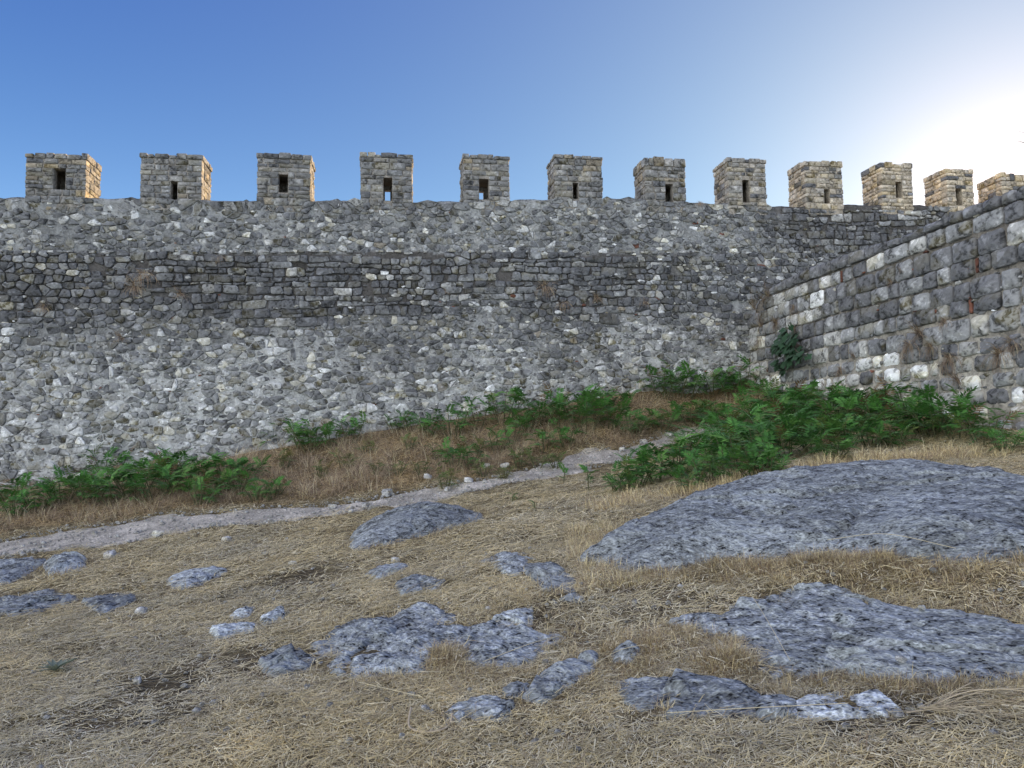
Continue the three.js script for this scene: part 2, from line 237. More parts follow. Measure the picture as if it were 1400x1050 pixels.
const std = (o) => new THREE.MeshStandardMaterial({ vertexColors: true, roughness: 0.95, metalness: 0, side: THREE.DoubleSide, ...o });
const M = {
  stone: std({ map: stoneMap, bumpMap: stoneBump, bumpScale: 0.02 }),
  mortar: std({ map: mortarMap, bumpMap: mortarBump, bumpScale: 0.02, roughness: 1 }),
  rock: std({ map: rockMap, bumpMap: rockBump, bumpScale: 0.022, roughness: 0.85 }),
  ground: std({ map: strawMap, bumpMap: strawBump, bumpScale: 0.006, roughness: 1 }),
  path: std({ map: gritMap, bumpMap: gritBump, bumpScale: 0.012, roughness: 1 }),
  straw: std({ roughness: 0.8 }),
  twig: std({ roughness: 0.9 }),
  leaf: new THREE.MeshPhysicalMaterial({ vertexColors: true, roughness: 0.75, side: THREE.DoubleSide, transmission: 0.25, thickness: 0, ior: 1.35 }),
};
const TONE = { dark: colour(0.25, 0.25, 0.26), mid: colour(0.42, 0.42, 0.42), pale: colour(0.68, 0.665, 0.63), white: colour(1.14, 1.135, 1.11), tan: colour(0.50, 0.43, 0.33), cream: colour(0.84, 0.69, 0.50), brick: colour(0.36, 0.15, 0.10) };

// ------------------------------------------------------------ ground and path
{
  const g = new Geo(), rows = [], A = [];
  for (let a = -180; a < -44; a += 4) A.push(a); for (let a = -44; a <= 44; a += 0.24) A.push(a); for (let a = 48; a <= 180; a += 4) A.push(a);
  const R = [0]; for (let r = 1.2; r < 90; r *= 1.0115) R.push(r);
  for (const r of R) rows.push(A.map((a) => {
    const x = r * Math.sin(a * rad), zf = r * Math.cos(a * rad), pd = pathAt(x, zf), bank = smooth(13.2, 15.2, towardWall(x, zf)) * smooth(0.1, -0.5, pd) * smooth(9.3, 7, x);
    const n1 = fbm(x * 0.9, zf * 0.9, 61, 4), n2 = fbm(x * 3.5, zf * 3.5, 62, 3);
    let c = [1, 0.99, 0.92];
    const bare = bareAt(x, zf);
    c = c.map((q, k) => mix(q, [0.45, 0.42, 0.40][k], bare * 0.9));
    c = c.map((q, k) => mix(q, [0.66, 0.54, 0.44][k], bank * 0.85));
    c = c.map((q, k) => mix(q, [1.0, 0.98, 0.93][k], smooth(-0.7, 0, pd) * 0.7)); const kk = 0.88 + (n2 - 0.5) * 0.5; c = vary(c, kk);
    return g.v(x, land(x, zf) - 0.05 * smooth(0.0, 0.25, pd), -zf, x / 1.5, zf / 1.5, c);
  }));
  for (let i = 0; i + 1 < rows.length; i++) for (let j = 0; j + 1 < A.length; j++) g.q(rows[i][j], rows[i][j + 1], rows[i + 1][j + 1], rows[i + 1][j]);
  const m = part('ground', g.build(), M.ground, scene); tag(m, 'dry trampled hillside covered in broken straw and bare soil', 'ground', null, 'structure');
}
{
  const g = new Geo(), rows = [], nA = 26;
  for (let i = 0; i + 1 < PATHLINE.length; i++) for (let s = 0; s < 14; s++) {
    const a = PATHLINE[i], b = PATHLINE[i + 1], t = s / 14, x = mix(a.x, b.x, t), z = mix(a.z, b.z, t), w = mix(a.w, b.w, t) + 0.28, l = Math.hypot(b.x - a.x, b.z - a.z), nx = -(b.z - a.z) / l, nz = (b.x - a.x) / l;
    const row = [];
    for (let k = 0; k <= nA; k++) {
      const q = (k / nA * 2 - 1) * w, px = x + nx * q, pz = z + nz * q, pd = pathAt(px, pz), n2 = fbm(px * 2.5, pz * 2.5, 66, 4);
      const y = land(px, pz) + 0.004 - (pd < 0.12 ? 0.05 * smooth(0.12, -0.12, pd) + 0.01 : 0) - 0.015 * smooth(0.1, 0.4, pd) + (fbm(px * 6, pz * 6, 67, 2) - 0.5) * 0.02;
      row.push(g.v(px, y, -pz, px / 1.1, pz / 1.1, vary([0.92, 0.86, 0.76], 0.42 + n2 * 0.92)));
    }
    rows.push(row);
  }
  for (let i = 0; i + 1 < rows.length; i++) for (let k = 0; k < nA; k++) g.q(rows[i][k], rows[i + 1][k], rows[i + 1][k + 1], rows[i][k + 1]);
  tag(part('path', g.build(), M.path, scene), 'pale stony footpath worn along the bank below the wall', 'path', null, 'structure');
}

// ------------------------------------------------------------ stones: an outline in the face, rounded and set proud
function rounded(poly, gap, r, cut = 0.22) {       // shrink towards the middle, cut the corners, roughen
  let cx = 0, cy = 0; for (const [x, y] of poly) { cx += x; cy += y; } cx /= poly.length; cy /= poly.length;
  const p = poly.map(([x, y]) => { const l = Math.hypot(x - cx, y - cy) || 1, k = Math.max(0.35, 1 - gap / l); return [cx + (x - cx) * k, cy + (y - cy) * k]; });
  const o = [];
  for (let i = 0; i < p.length; i++) {
    const a = p[i], b = p[(i + 1) % p.length], l = Math.hypot(a[0] - b[0], a[1] - b[1]);
    const c1 = Math.min(cut, 0.5) * (0.6 + r() * 0.6), c2 = Math.min(cut, 0.5) * (0.6 + r() * 0.6), j = l * 0.05;
    o.push([mix(a[0], b[0], c1) + (r() - 0.5) * j, mix(a[1], b[1], c1) + (r() - 0.5) * j]);
    if (l > 0.22) o.push([mix(a[0], b[0], 0.5) + (r() - 0.5) * j * 0.8, mix(a[1], b[1], 0.5) + (r() - 0.5) * j * 0.8]);
    o.push([mix(b[0], a[0], c2) + (r() - 0.5) * j, mix(b[1], a[1], c2) + (r() - 0.5) * j]);
  }
  return { o, cx, cy };
}
// stone(geo, outline, back, face, {bulge, edge, rough}, tone): the frame map turns face coordinates into the parent's axes
function stone(g, shape, zb, zf, opt, c, r, map = (x, y, z) => [x, y, z]) {
  const { o, cx, cy } = shape, n = o.length, ou = r() * 7, ov = r() * 7, sc = 1 / 1.1, edge = opt.edge ?? 0.02, rough = opt.rough ?? 0.008, bulge = opt.bulge ?? 0.01;
  const put = (x, y, z) => { const q = map(x, y, z), k = 0.93 + r() * 0.14; return g.v(q[0], q[1], q[2], ou + x * sc + z * 0.5, ov + y * sc + z * 0.5, vary(c, k)); };
  const tx = (r() - 0.5) * (opt.tilt ?? 0.06), ty = (r() - 0.5) * (opt.tilt ?? 0.06), zt = (x, y) => (x - cx) * tx + (y - cy) * ty;
  const ring = (k, z, jit) => o.map(([x, y]) => { const l = Math.hypot(x - cx, y - cy) || 1, s = Math.max(0.15, 1 - k / l); const X = cx + (x - cx) * s, Y = cy + (y - cy) * s; return put(X, Y, z + zt(X, Y) + (r() - 0.5) * jit); });
  const A = o.map(([x, y]) => put(x, y, zb)), B = ring(0, zf - edge, rough), Cr = ring(edge * 1.1, zf, rough * 1.3), L = [A, B, Cr];
  let rr = 0; for (const [x, y] of o) rr += Math.hypot(x - cx, y - cy) / n;
  if (rr > 0.11) L.push(ring(rr * 0.55, zf + bulge * 0.7, rough * 2.2));
  for (let k = 0; k + 1 < L.length; k++) for (let i = 0; i < n; i++) { const j = (i + 1) % n; g.q(L[k][i], L[k][j], L[k + 1][j], L[k + 1][i]); }
  const m = put(cx, cy, zf + bulge + (r() - 0.5) * rough), T = L[L.length - 1];
  for (let i = 0; i < n; i++) g.t(T[i], T[(i + 1) % n], m);
}
function voronoi(seeds, ky, R) {                   // cells of seeds in the face, flatter than tall
  const cell = R, grid = new Map(), key = (a, b) => a + ',' + b;
  const S = seeds.map((s) => [s[0], s[1] * ky]);
  S.forEach((s, i) => { const k = key(Math.floor(s[0] / cell), Math.floor(s[1] / cell)); (grid.get(k) || grid.set(k, []).get(k)).push(i); });
  return S.map((s, i) => {
    let p = [[s[0] - R, s[1] - R], [s[0] + R, s[1] - R], [s[0] + R, s[1] + R], [s[0] - R, s[1] + R]];
    const near = []; const gx = Math.floor(s[0] / cell), gy = Math.floor(s[1] / cell);
    for (let a = -2; a <= 2; a++) for (let b = -2; b <= 2; b++) for (const j of grid.get(key(gx + a, gy + b)) || []) if (j !== i) near.push([S[j], Math.hypot(S[j][0] - s[0], S[j][1] - s[1])]);
    near.sort((a, b) => a[1] - b[1]);
    for (const [q, d] of near) {
      if (d > 2.9 * R) break;
      const nx = q[0] - s[0], ny = q[1] - s[1], m = (nx * (q[0] + s[0]) + ny * (q[1] + s[1])) / 2, out = [];
      for (let k = 0; k < p.length; k++) {
        const a = p[k], b = p[(k + 1) % p.length], da = nx * a[0] + ny * a[1] - m, db = nx * b[0] + ny * b[1] - m;
        if (da <= 0) out.push(a);
        if ((da < 0) !== (db < 0) && Math.abs(da - db) > 1e-12) { const t = da / (da - db); out.push([mix(a[0], b[0], t), mix(a[1], b[1], t)]); }
      }
      p = out; if (p.length < 3) break;
    }
    return p.map(([x, y]) => [x, y / ky]);
  });
}
const line = (pts) => (x) => { for (let i = 0; i + 1 < pts.length; i++) if (x <= pts[i + 1][0] || i + 2 === pts.length) { const a = pts[i], b = pts[i + 1]; return mix(a[1], b[1], clamp((x - a[0]) / (b[0] - a[0]))); } };
const area = (p) => { let a = 0; for (let i = 0; i < p.length; i++) { const q = p[(i + 1) % p.length]; a += p[i][0] * q[1] - q[0] * p[i][1]; } return Math.abs(a / 2); };

// ------------------------------------------------------------ the long battlement wall
const wallTop = line([[-14, 7.0], [-8.7, 7.05], [-6.26, 7.13], [-4, 7.16], [-1.2, 7.24], [0.87, 7.29], [3.2, 7.42], [5.66, 7.53], [7.6, 7.5], [9.8, 7.5], [12.3, 7.62], [16, 7.68], [27, 7.9]]);
const ledgeAt = (u) => 5.84 + 0.0222 * (u + 8.7) + (fbm(u * 1.2, 3, 71, 2) - 0.5) * 0.08;
const wallFoot = (u) => { const x = u * Math.cos(TH) - WALL_D * Math.sin(TH), zf = WALL_D * Math.cos(TH) + u * Math.sin(TH); return landBase(x, zf - 0.25); };
// how closely the stones fit (1: tight dark dry-jointed blocks, 0: rubble deep in pale mortar) and how pale the stretch is
function fit(u, v) { const l = ledgeAt(u), w = (fbm(u * 0.4, v * 0.6, 72, 4) - 0.5) * 2.6; if (v > l) return smooth(9, 12, u + w * 1.5) * 0.7 + 0.12 + w * 0.08; return clamp(smooth(2.6, 0.9, l - v + w) * mix(0.95, 0.5, smooth(3, 8, u + w)) * mix(0.75, 1, smooth(-7, -4, u + w)) + 0.05); }
const coursed = (u, v) => fit(u, v) > 0.42 && fbm(u * 0.55 + 30, v * 0.9, 79, 3) > (v > ledgeAt(u) ? 0.5 : mix(0.5, 0.34, smooth(-6, -3.5, u) * smooth(5, 3, u)));   // where the blocks run in rough courses
function paleness(u, v) { const l = ledgeAt(u), w = (fbm(u * 0.5, v * 0.7, 73, 4) - 0.5); if (v > l) return clamp(0.16 + w * 0.6); return clamp(smooth(1.4, 3.6, l - v + w * 2.0) * 1.05 + smooth(4, 9, u) * 0.4 + w * 0.5); }
const fortress = tag(top('fortress_wall', -WALL_D * Math.sin(TH), 0, -WALL_D * Math.cos(TH), TH), 'long grey rubble stone battlement wall with square merlons along its top', 'wall', null, 'thing');
{
  // mortar body
  const g = new Geo(), U0 = -13, U1 = 26, nu = 520, nv = 104, rows = [], foot0 = -0.8;
  const faceZ = (u, v) => { const f = fit(u, v), up = v > ledgeAt(u); return (up ? -0.005 : 0.062) - mix(0.018, 0.05, smooth(0.2, 0.7, f)) + (fbm(u * 2.2, v * 3, 74, 3) - 0.5) * 0.06 + (fbm(u * 11, v * 12, 75, 2) - 0.5) * 0.03; };
  const tone = (u, v) => { const f = fit(u, v), p = paleness(u, v), n = fbm(u * 1.7, v * 2, 76, 3); const c = [mix(0.34, 0.68, p), mix(0.345, 0.69, p), mix(0.35, 0.695, p)].map((q, k) => mix(q, [0.14, 0.13, 0.125][k], smooth(0.35, 0.85, f))); return vary(c, 0.75 + n * 0.5); };
  for (let i = 0; i <= nu; i++) {
    const u = mix(U0, U1, i / nu), vt = wallTop(u) + (fbm(u * 2.5, 9, 77, 3) - 0.5) * 0.09 + 0.02, row = [];
    for (let j = 0; j <= nv; j++) { const v = mix(foot0, vt, j / nv); row.push(g.v(u, v, faceZ(u, v), u / 1.3, v / 1.3, tone(u, v))); }
    row.push(g.v(u, vt + 0.01, -0.45, u / 1.3, (vt + 0.45) / 1.3, tone(u, vt)), g.v(u, vt - 0.01, -1.25, u / 1.3, (vt + 1.25) / 1.3, tone(u, vt)), g.v(u, foot0, -1.3, u / 1.3, 0, [0.3, 0.3, 0.3]));
    rows.push(row);
  }
  for (let i = 0; i < nu; i++) for (let j = 0; j + 1 < rows[0].length; j++) g.q(rows[i][j], rows[i + 1][j], rows[i + 1][j + 1], rows[i][j + 1]);
  for (const e of [rows[0], rows[nu]]) { const k = e.length; for (let j = 0; j < nv; j++) g.q(e[j], e[j + 1], e[k - 1 - (j > nv - 3 ? 1 : 0)], e[k - 1]); }
  part('mortar', g.build(), M.mortar, fortress);

  // stones
  const r = rngOf(2024), seeds = [];
  let v = 0.2;
  while (v < 7.9) {
    const rh = 0.115 + r() * 0.065; let u = -10.2 + r() * 0.3, wob = r() * 50;
    while (u < 17.9) {
      const f = fit(u, v), up = v > ledgeAt(u), w = (up ? 0.155 : mix(0.17, 0.21, f)) * (0.5 + r() * r() * 0.6 + r() * 0.8), jit = mix(0.55, 0.14, f);
      const vv = v + (vnoise(u * 0.6, wob, 78) - 0.5) * 0.16 + (r() - 0.5) * rh * jit * 1.6;
      if (r() > 0.14 && vv > wallFoot(u) - 0.35 && vv < wallTop(u) - 0.06 && !(u > SPUR_U + 0.3 && vv < 4.6)) seeds.push([u + w / 2 + (r() - 0.5) * w * 0.3, vv]);
      u += w;
    }
    v += rh * (v > 5.9 ? 0.82 : 1);
  }
  const cells = voronoi(seeds, 1.55, 0.55), list = [];
  cells.forEach((p, i) => { const [u, w] = seeds[i]; if (p.length < 3) return; const a = area(p); if (a < 0.003 || a > 0.4) return; if (!coursed(u, w)) list.push({ p, u, w, a }); });
  {                                              // tighter stretches: wavering courses of squarish blocks
    let v0 = 2.6, k = 0;
    while (v0 < 7.75) {
      const h = 0.13 + r() * 0.11, edge = (u, q, top_) => (top_ ? v0 + h : v0) + 0.0222 * u + (fbm(u * 0.35, (top_ ? k + 1 : k) * 3.7, 85, 3) - 0.5) * 0.24 + (vnoise(u * 2.1, (top_ ? k + 1 : k) * 5.3, 86) - 0.5) * 0.085; let u = -10.2 + r() * 0.3;
      while (u < 17.9) {
        const w = 0.13 + r() * 0.18 + r() * r() * 0.34, c = u + w / 2, vm = (edge(c, 0, 0) + edge(c, 0, 1)) / 2, j = () => (r() - 0.5) * 0.10;
        if (coursed(c, vm) && vm < wallTop(c) - 0.07 && !(c > SPUR_U + 0.3 && vm < 4.6) && Math.abs(vm - ledgeAt(c)) > 0.05) {
          const a0 = edge(u, 0, 0), a1 = edge(u + w, 0, 0), b0 = edge(u, 0, 1), b1 = edge(u + w, 0, 1), l = j() * 1.3, cut = r() < 0.16 && h > 0.2 ? 0.35 + r() * 0.3 : 0;
          for (const [x, y] of cut ? [[0, cut], [cut, 1]] : [[0, 1]]) { const p = [[u, mix(a0, b0, x) + j() * 0.4], [u + w + l, mix(a1, b1, x) + j() * 0.4], [u + w + j() * 0.6, mix(a1, b1, y) + j() * 0.3], [u + w * (0.3 + r() * 0.4), mix((a0 + a1) / 2, (b0 + b1) / 2, y) + j() * 0.5], [u + j() * 0.5, mix(a0, b0, y) + j() * 0.3]]; list.push({ p, u: c, w: mix((a0 + a1) / 2, (b0 + b1) / 2, (x + y) / 2), a: area(p), row: 1 }); }
        }
        u += w;
      }
      v0 += h; k++;
    }
  }
  list.forEach((s) => { s.f = fit(s.u, s.w); s.up = s.w > ledgeAt(s.u); s.bare = r() < (s.row ? 0.01 : s.f > 0.3 ? 0.03 : 0.14); s.see = s.a * (s.w < wallFoot(s.u) + 0.3 || s.u < -9.2 ? 0 : 1) * (s.bare ? 0 : 1); });
  const order = (up) => list.filter((s) => s.up === up && !s.bare).sort((a, b) => b.see - a.see);
  const build = (s, g, ox = 0, oy = 0) => {
    const p = paleness(s.u, s.w), q = r();
    let c = s.f > 0.42 ? (q < 0.62 ? TONE.dark : q < 0.955 - p * 0.25 ? TONE.mid : TONE.pale)
      : q < mix(0.54, 0.20, p) ? TONE.dark : q < mix(0.84, 0.44, p) ? TONE.mid : q < mix(0.965, 0.66, p) ? TONE.pale : q < 0.996 ? TONE.white : TONE.tan;
    c = vary(c, 0.68 + r() * 0.5); if (s.f < 0.42) c = c.map((q, k) => mix(q, [0.66, 0.665, 0.66][k], 0.10 + p * 0.24));   // lime smeared over the rubble
    const sh = rounded(s.p, mix(0.004 + r() * r() * 0.04, 0.008 + r() * 0.012, smooth(0.25, 0.55, s.f)), r, s.row ? 0.17 : 0.19);
    sh.o = sh.o.map(([x, y]) => [x - ox, Math.min(y, wallTop(x) - 0.015) - oy]); sh.cx -= ox; sh.cy -= oy;
    const zf = (s.up ? -0.005 : 0.062) + (r() - 0.4) * 0.04;
    stone(g, sh, zf - 0.13, zf, { edge: s.row ? 0.016 : 0.012, rough: 0.014, bulge: 0.002 + r() * 0.010, tilt: 0.10 }, c, r);
  };
  const parapet = new THREE.Group(); parapet.name = 'parapet'; fortress.add(parapet);
  for (const [up, parent, most] of [[false, fortress, 300], [true, parapet, 190]]) {
    const all = order(up), rest = new Geo();
    all.forEach((s, k) => {
      if (k < most) { const g1 = new Geo(); build(s, g1, s.u, s.w); part('stone', g1.build(), M.stone, parent).position.set(s.u, s.w, 0); } else build(s, rest);
    });
    const m = part('rubble', rest.build(), M.stone, parent); m.userData.kind = 'stuff';
  }
  // chips and pinnings pressed into the mortar
  const chips = new Geo();
  for (let k = 0; k < 11000; k++) {
    const u = mix(-9.8, 17.6, r()), vb = wallFoot(u) - 0.1, vv = mix(vb, wallTop(u) - 0.05, r()), f = fit(u, vv); if (u > 9.4 && vv < 4.7) continue;
    if (r() < f * 0.8 || (vv > ledgeAt(u) && r() < 0.45)) continue;
    const rr = 0.018 + r() * r() * 0.08, n = 5 + ((r() * 3) | 0), o = [], a0 = r() * 6; for (let i = 0; i < n; i++) { const a = a0 + (i + r() * 0.5) / n * 6.283, q = rr * (0.7 + r() * 0.5); o.push([u + Math.cos(a) * q * 1.5, vv + Math.sin(a) * q * 0.7]); }
    const z = (vv > ledgeAt(u) ? -0.012 : 0.055) + (r() - 0.5) * 0.02, p = paleness(u, vv), q = r(), c = q < 0.22 ? TONE.dark : q < 0.42 - p * 0.1 ? TONE.mid : q < mix(0.85, 0.6, p) ? TONE.pale : q < 0.978 ? TONE.white : q < 0.988 ? TONE.tan : TONE.brick;
    stone(chips, { o, cx: u, cy: vv }, z - 0.05, z, { edge: 0.006, rough: 0.004, bulge: 0.004 }, vary(c, 0.7 + r() * 0.35), r);
  }
  for (let u = -9.6; u < 13.8; u += 0.05 + r() * 0.22) if (r() < 0.75) {   // thin levelling slips along the offset
    const w = 0.05 + r() * 0.13, h = 0.018 + r() * 0.03, l = ledgeAt(u) + 0.01, o = [[u, l - h / 2], [u + w, l - h / 2 + (r() - 0.5) * 0.01], [u + w * 0.96, l + h], [u + w * 0.05, l + h * 0.9]];
    stone(chips, { o, cx: u + w / 2, cy: l }, -0.05, 0.05 + r() * 0.02, { edge: 0.006, rough: 0.004, bulge: 0.003 }, vary(r() < 0.55 ? TONE.pale : TONE.mid, 0.75 + r() * 0.35), r);
  }
  const cm = part('stone_chips', chips.build(), M.stone, fortress); cm.userData.kind = 'stuff';
}

// merlons: coursed blocks round a mortar body, with a loophole right through
const THICK = 0.86;
MERLONS.forEach(([a, b, foot, head, ha, hb, hs, hl], idx) => {
  const r = rngOf(300 + idx), w = b - a, H = head - foot, g = new THREE.Group(); g.name = 'merlon'; g.position.set(a + w / 2, foot - 0.06, 0); fortress.add(g);
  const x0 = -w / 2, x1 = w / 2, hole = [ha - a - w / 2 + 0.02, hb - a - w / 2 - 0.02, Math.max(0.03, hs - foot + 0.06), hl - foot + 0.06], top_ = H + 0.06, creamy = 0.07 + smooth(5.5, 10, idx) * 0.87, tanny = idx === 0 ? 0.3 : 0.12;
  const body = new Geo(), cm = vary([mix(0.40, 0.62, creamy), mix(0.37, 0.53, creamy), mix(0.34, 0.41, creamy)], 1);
  const box = (X0, X1, Y0, Y1, Z0, Z1) => {
    const P = (x, y, z) => [x, y, z], F = [[P(X0, Y0, Z1), P(X1, Y0, Z1), P(X1, Y1, Z1), P(X0, Y1, Z1)], [P(X1, Y0, Z0), P(X0, Y0, Z0), P(X0, Y1, Z0), P(X1, Y1, Z0)], [P(X0, Y0, Z0), P(X0, Y0, Z1), P(X0, Y1, Z1), P(X0, Y1, Z0)], [P(X1, Y0, Z1), P(X1, Y0, Z0), P(X1, Y1, Z0), P(X1, Y1, Z1)], [P(X0, Y1, Z1), P(X1, Y1, Z1), P(X1, Y1, Z0), P(X0, Y1, Z0)], [P(X0, Y0, Z0), P(X1, Y0, Z0), P(X1, Y0, Z1), P(X0, Y0, Z1)]];
    for (const f of F) { const q = f.map((c) => body.v(c[0], c[1], c[2], (c[0] + c[2]) / 1.3, (c[1] + c[2] * 0.3) / 1.3, cm)); body.q(...q); }
  };
  const i = 0.022, zf = -0.02, zb = -THICK + 0.02;
  const zm = -0.21, wide = Math.min(0.14, hole[0] - x0 - 0.2, x1 - hole[1] - 0.2), rise = idx === 3 || idx === 4 ? 0 : 0.08, tp = top_ - 0.07;   // narrow outside; wider unseen chamber added behind so the slot looks dark
  box(x0 + i, hole[0], -0.2, tp, zm, zf); box(hole[1], x1 - i, -0.2, tp, zm, zf); box(hole[0], hole[1], hole[3], tp - 0.002, zm, zf); box(hole[0], hole[1], -0.2, hole[2], zm, zf);
  box(x0 + i, hole[0] - wide, -0.2, tp, zb, zm - 0.001); box(hole[1] + wide, x1 - i, -0.2, tp, zb, zm - 0.001); box(hole[0] - wide, hole[1] + wide, hole[3] + rise, tp - 0.002, zb, zm - 0.001); box(hole[0] - wide, hole[1] + wide, -0.2, hole[2], zb, zm - 0.001);
  if (idx !== 3 && idx !== 4) box(hole[0] - wide - 0.02, hole[1] + wide + 0.02, hole[2] - 0.02, hole[3] + rise + 0.02, zb + 0.03, zb + 0.1);   // closed at the back, added unseen to keep the slot dark
  else { box(hole[0] - wide - 0.02, hole[1] + wide + 0.02, hole[3] - 0.10, hole[3] + 0.01, zb + 0.03, zb + 0.16); box(hole[0] - wide - 0.02, hole[0] + 0.03, hole[2] - 0.01, hole[3] - 0.101, zb + 0.03, zb + 0.16); box(hole[1] - 0.05, hole[1] + wide + 0.02, hole[2] - 0.01, hole[3] - 0.101, zb + 0.03, zb + 0.16); }
  part('mortar', body.build(), M.mortar, g);
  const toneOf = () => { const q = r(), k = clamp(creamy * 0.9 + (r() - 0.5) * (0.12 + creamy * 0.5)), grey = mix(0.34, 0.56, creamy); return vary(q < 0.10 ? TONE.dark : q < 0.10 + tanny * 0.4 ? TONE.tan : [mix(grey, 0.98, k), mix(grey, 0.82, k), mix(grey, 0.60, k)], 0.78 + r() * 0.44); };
  const lay = (poly, back, face, map, cx, cy, cz, side) => {
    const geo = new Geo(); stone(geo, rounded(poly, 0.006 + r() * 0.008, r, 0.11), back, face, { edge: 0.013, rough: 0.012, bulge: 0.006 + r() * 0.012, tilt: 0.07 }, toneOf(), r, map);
    geo.p.forEach((q, k) => { geo.p[k] -= [cx, cy, cz][k % 3]; });
    part('stone', geo.build(), M.stone, g).position.set(cx, cy, cz);
  };
  let y = -0.06;
  while (y < top_ - 0.04) {
    let h = (idx > 7 ? 0.075 : 0.09) + r() * (idx > 7 ? 0.09 : 0.11); if (top_ - y - h < 0.09) h = top_ - y; const cap = y + h > top_ - 0.001, over = cap ? 0.022 : (r() - 0.5) * 0.02;
    let Y1 = y + h;
    const runs = (y < hole[3] - 0.02 && y + h > hole[2] + 0.02) ? [[x0 - over, hole[0]], [hole[1], x1 + over]] : [[x0 - over, x1 + over]];
    for (const [A, B] of runs) {
      let x = A; while (x < B - 0.01) {
        let sw = 0.12 + r() * 0.28; if (B - x - sw < 0.12) sw = B - x; const s = Math.min(sw, B - x), t = (r() - 0.5) * 0.03, cz = -0.1;
        if (cap) Y1 = y + h + (r() - 0.6) * 0.06; const two = h > 0.17 && s < 0.3 && r() < 0.25, ym = y + h * (0.4 + r() * 0.2);
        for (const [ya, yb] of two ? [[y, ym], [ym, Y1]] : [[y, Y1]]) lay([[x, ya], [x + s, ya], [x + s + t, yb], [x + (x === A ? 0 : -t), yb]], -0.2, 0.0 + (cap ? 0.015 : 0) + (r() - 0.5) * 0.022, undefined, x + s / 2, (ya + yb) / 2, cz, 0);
        x += s;
      }
    }
    for (const sgn of [-1, 1]) {
      let d = 0.2; while (d < THICK - 0.01) {
        let sw = 0.16 + r() * 0.26; if (THICK - d - sw < 0.1) sw = THICK - d; const s = sw, t = (r() - 0.5) * 0.03;
        const map = sgn > 0 ? (p, q, z) => [x1 + over + z, q, -p] : (p, q, z) => [x0 - over - z, q, p];
        const poly = sgn > 0 ? [[d, y], [d + s, y], [d + s, Y1], [d - t, Y1]] : [[-d - s, y], [-d, y], [-d, Y1], [-d - s - t, Y1]];
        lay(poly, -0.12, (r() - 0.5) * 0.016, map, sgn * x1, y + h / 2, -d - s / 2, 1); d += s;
      }
    }
    y += h;
  }
});

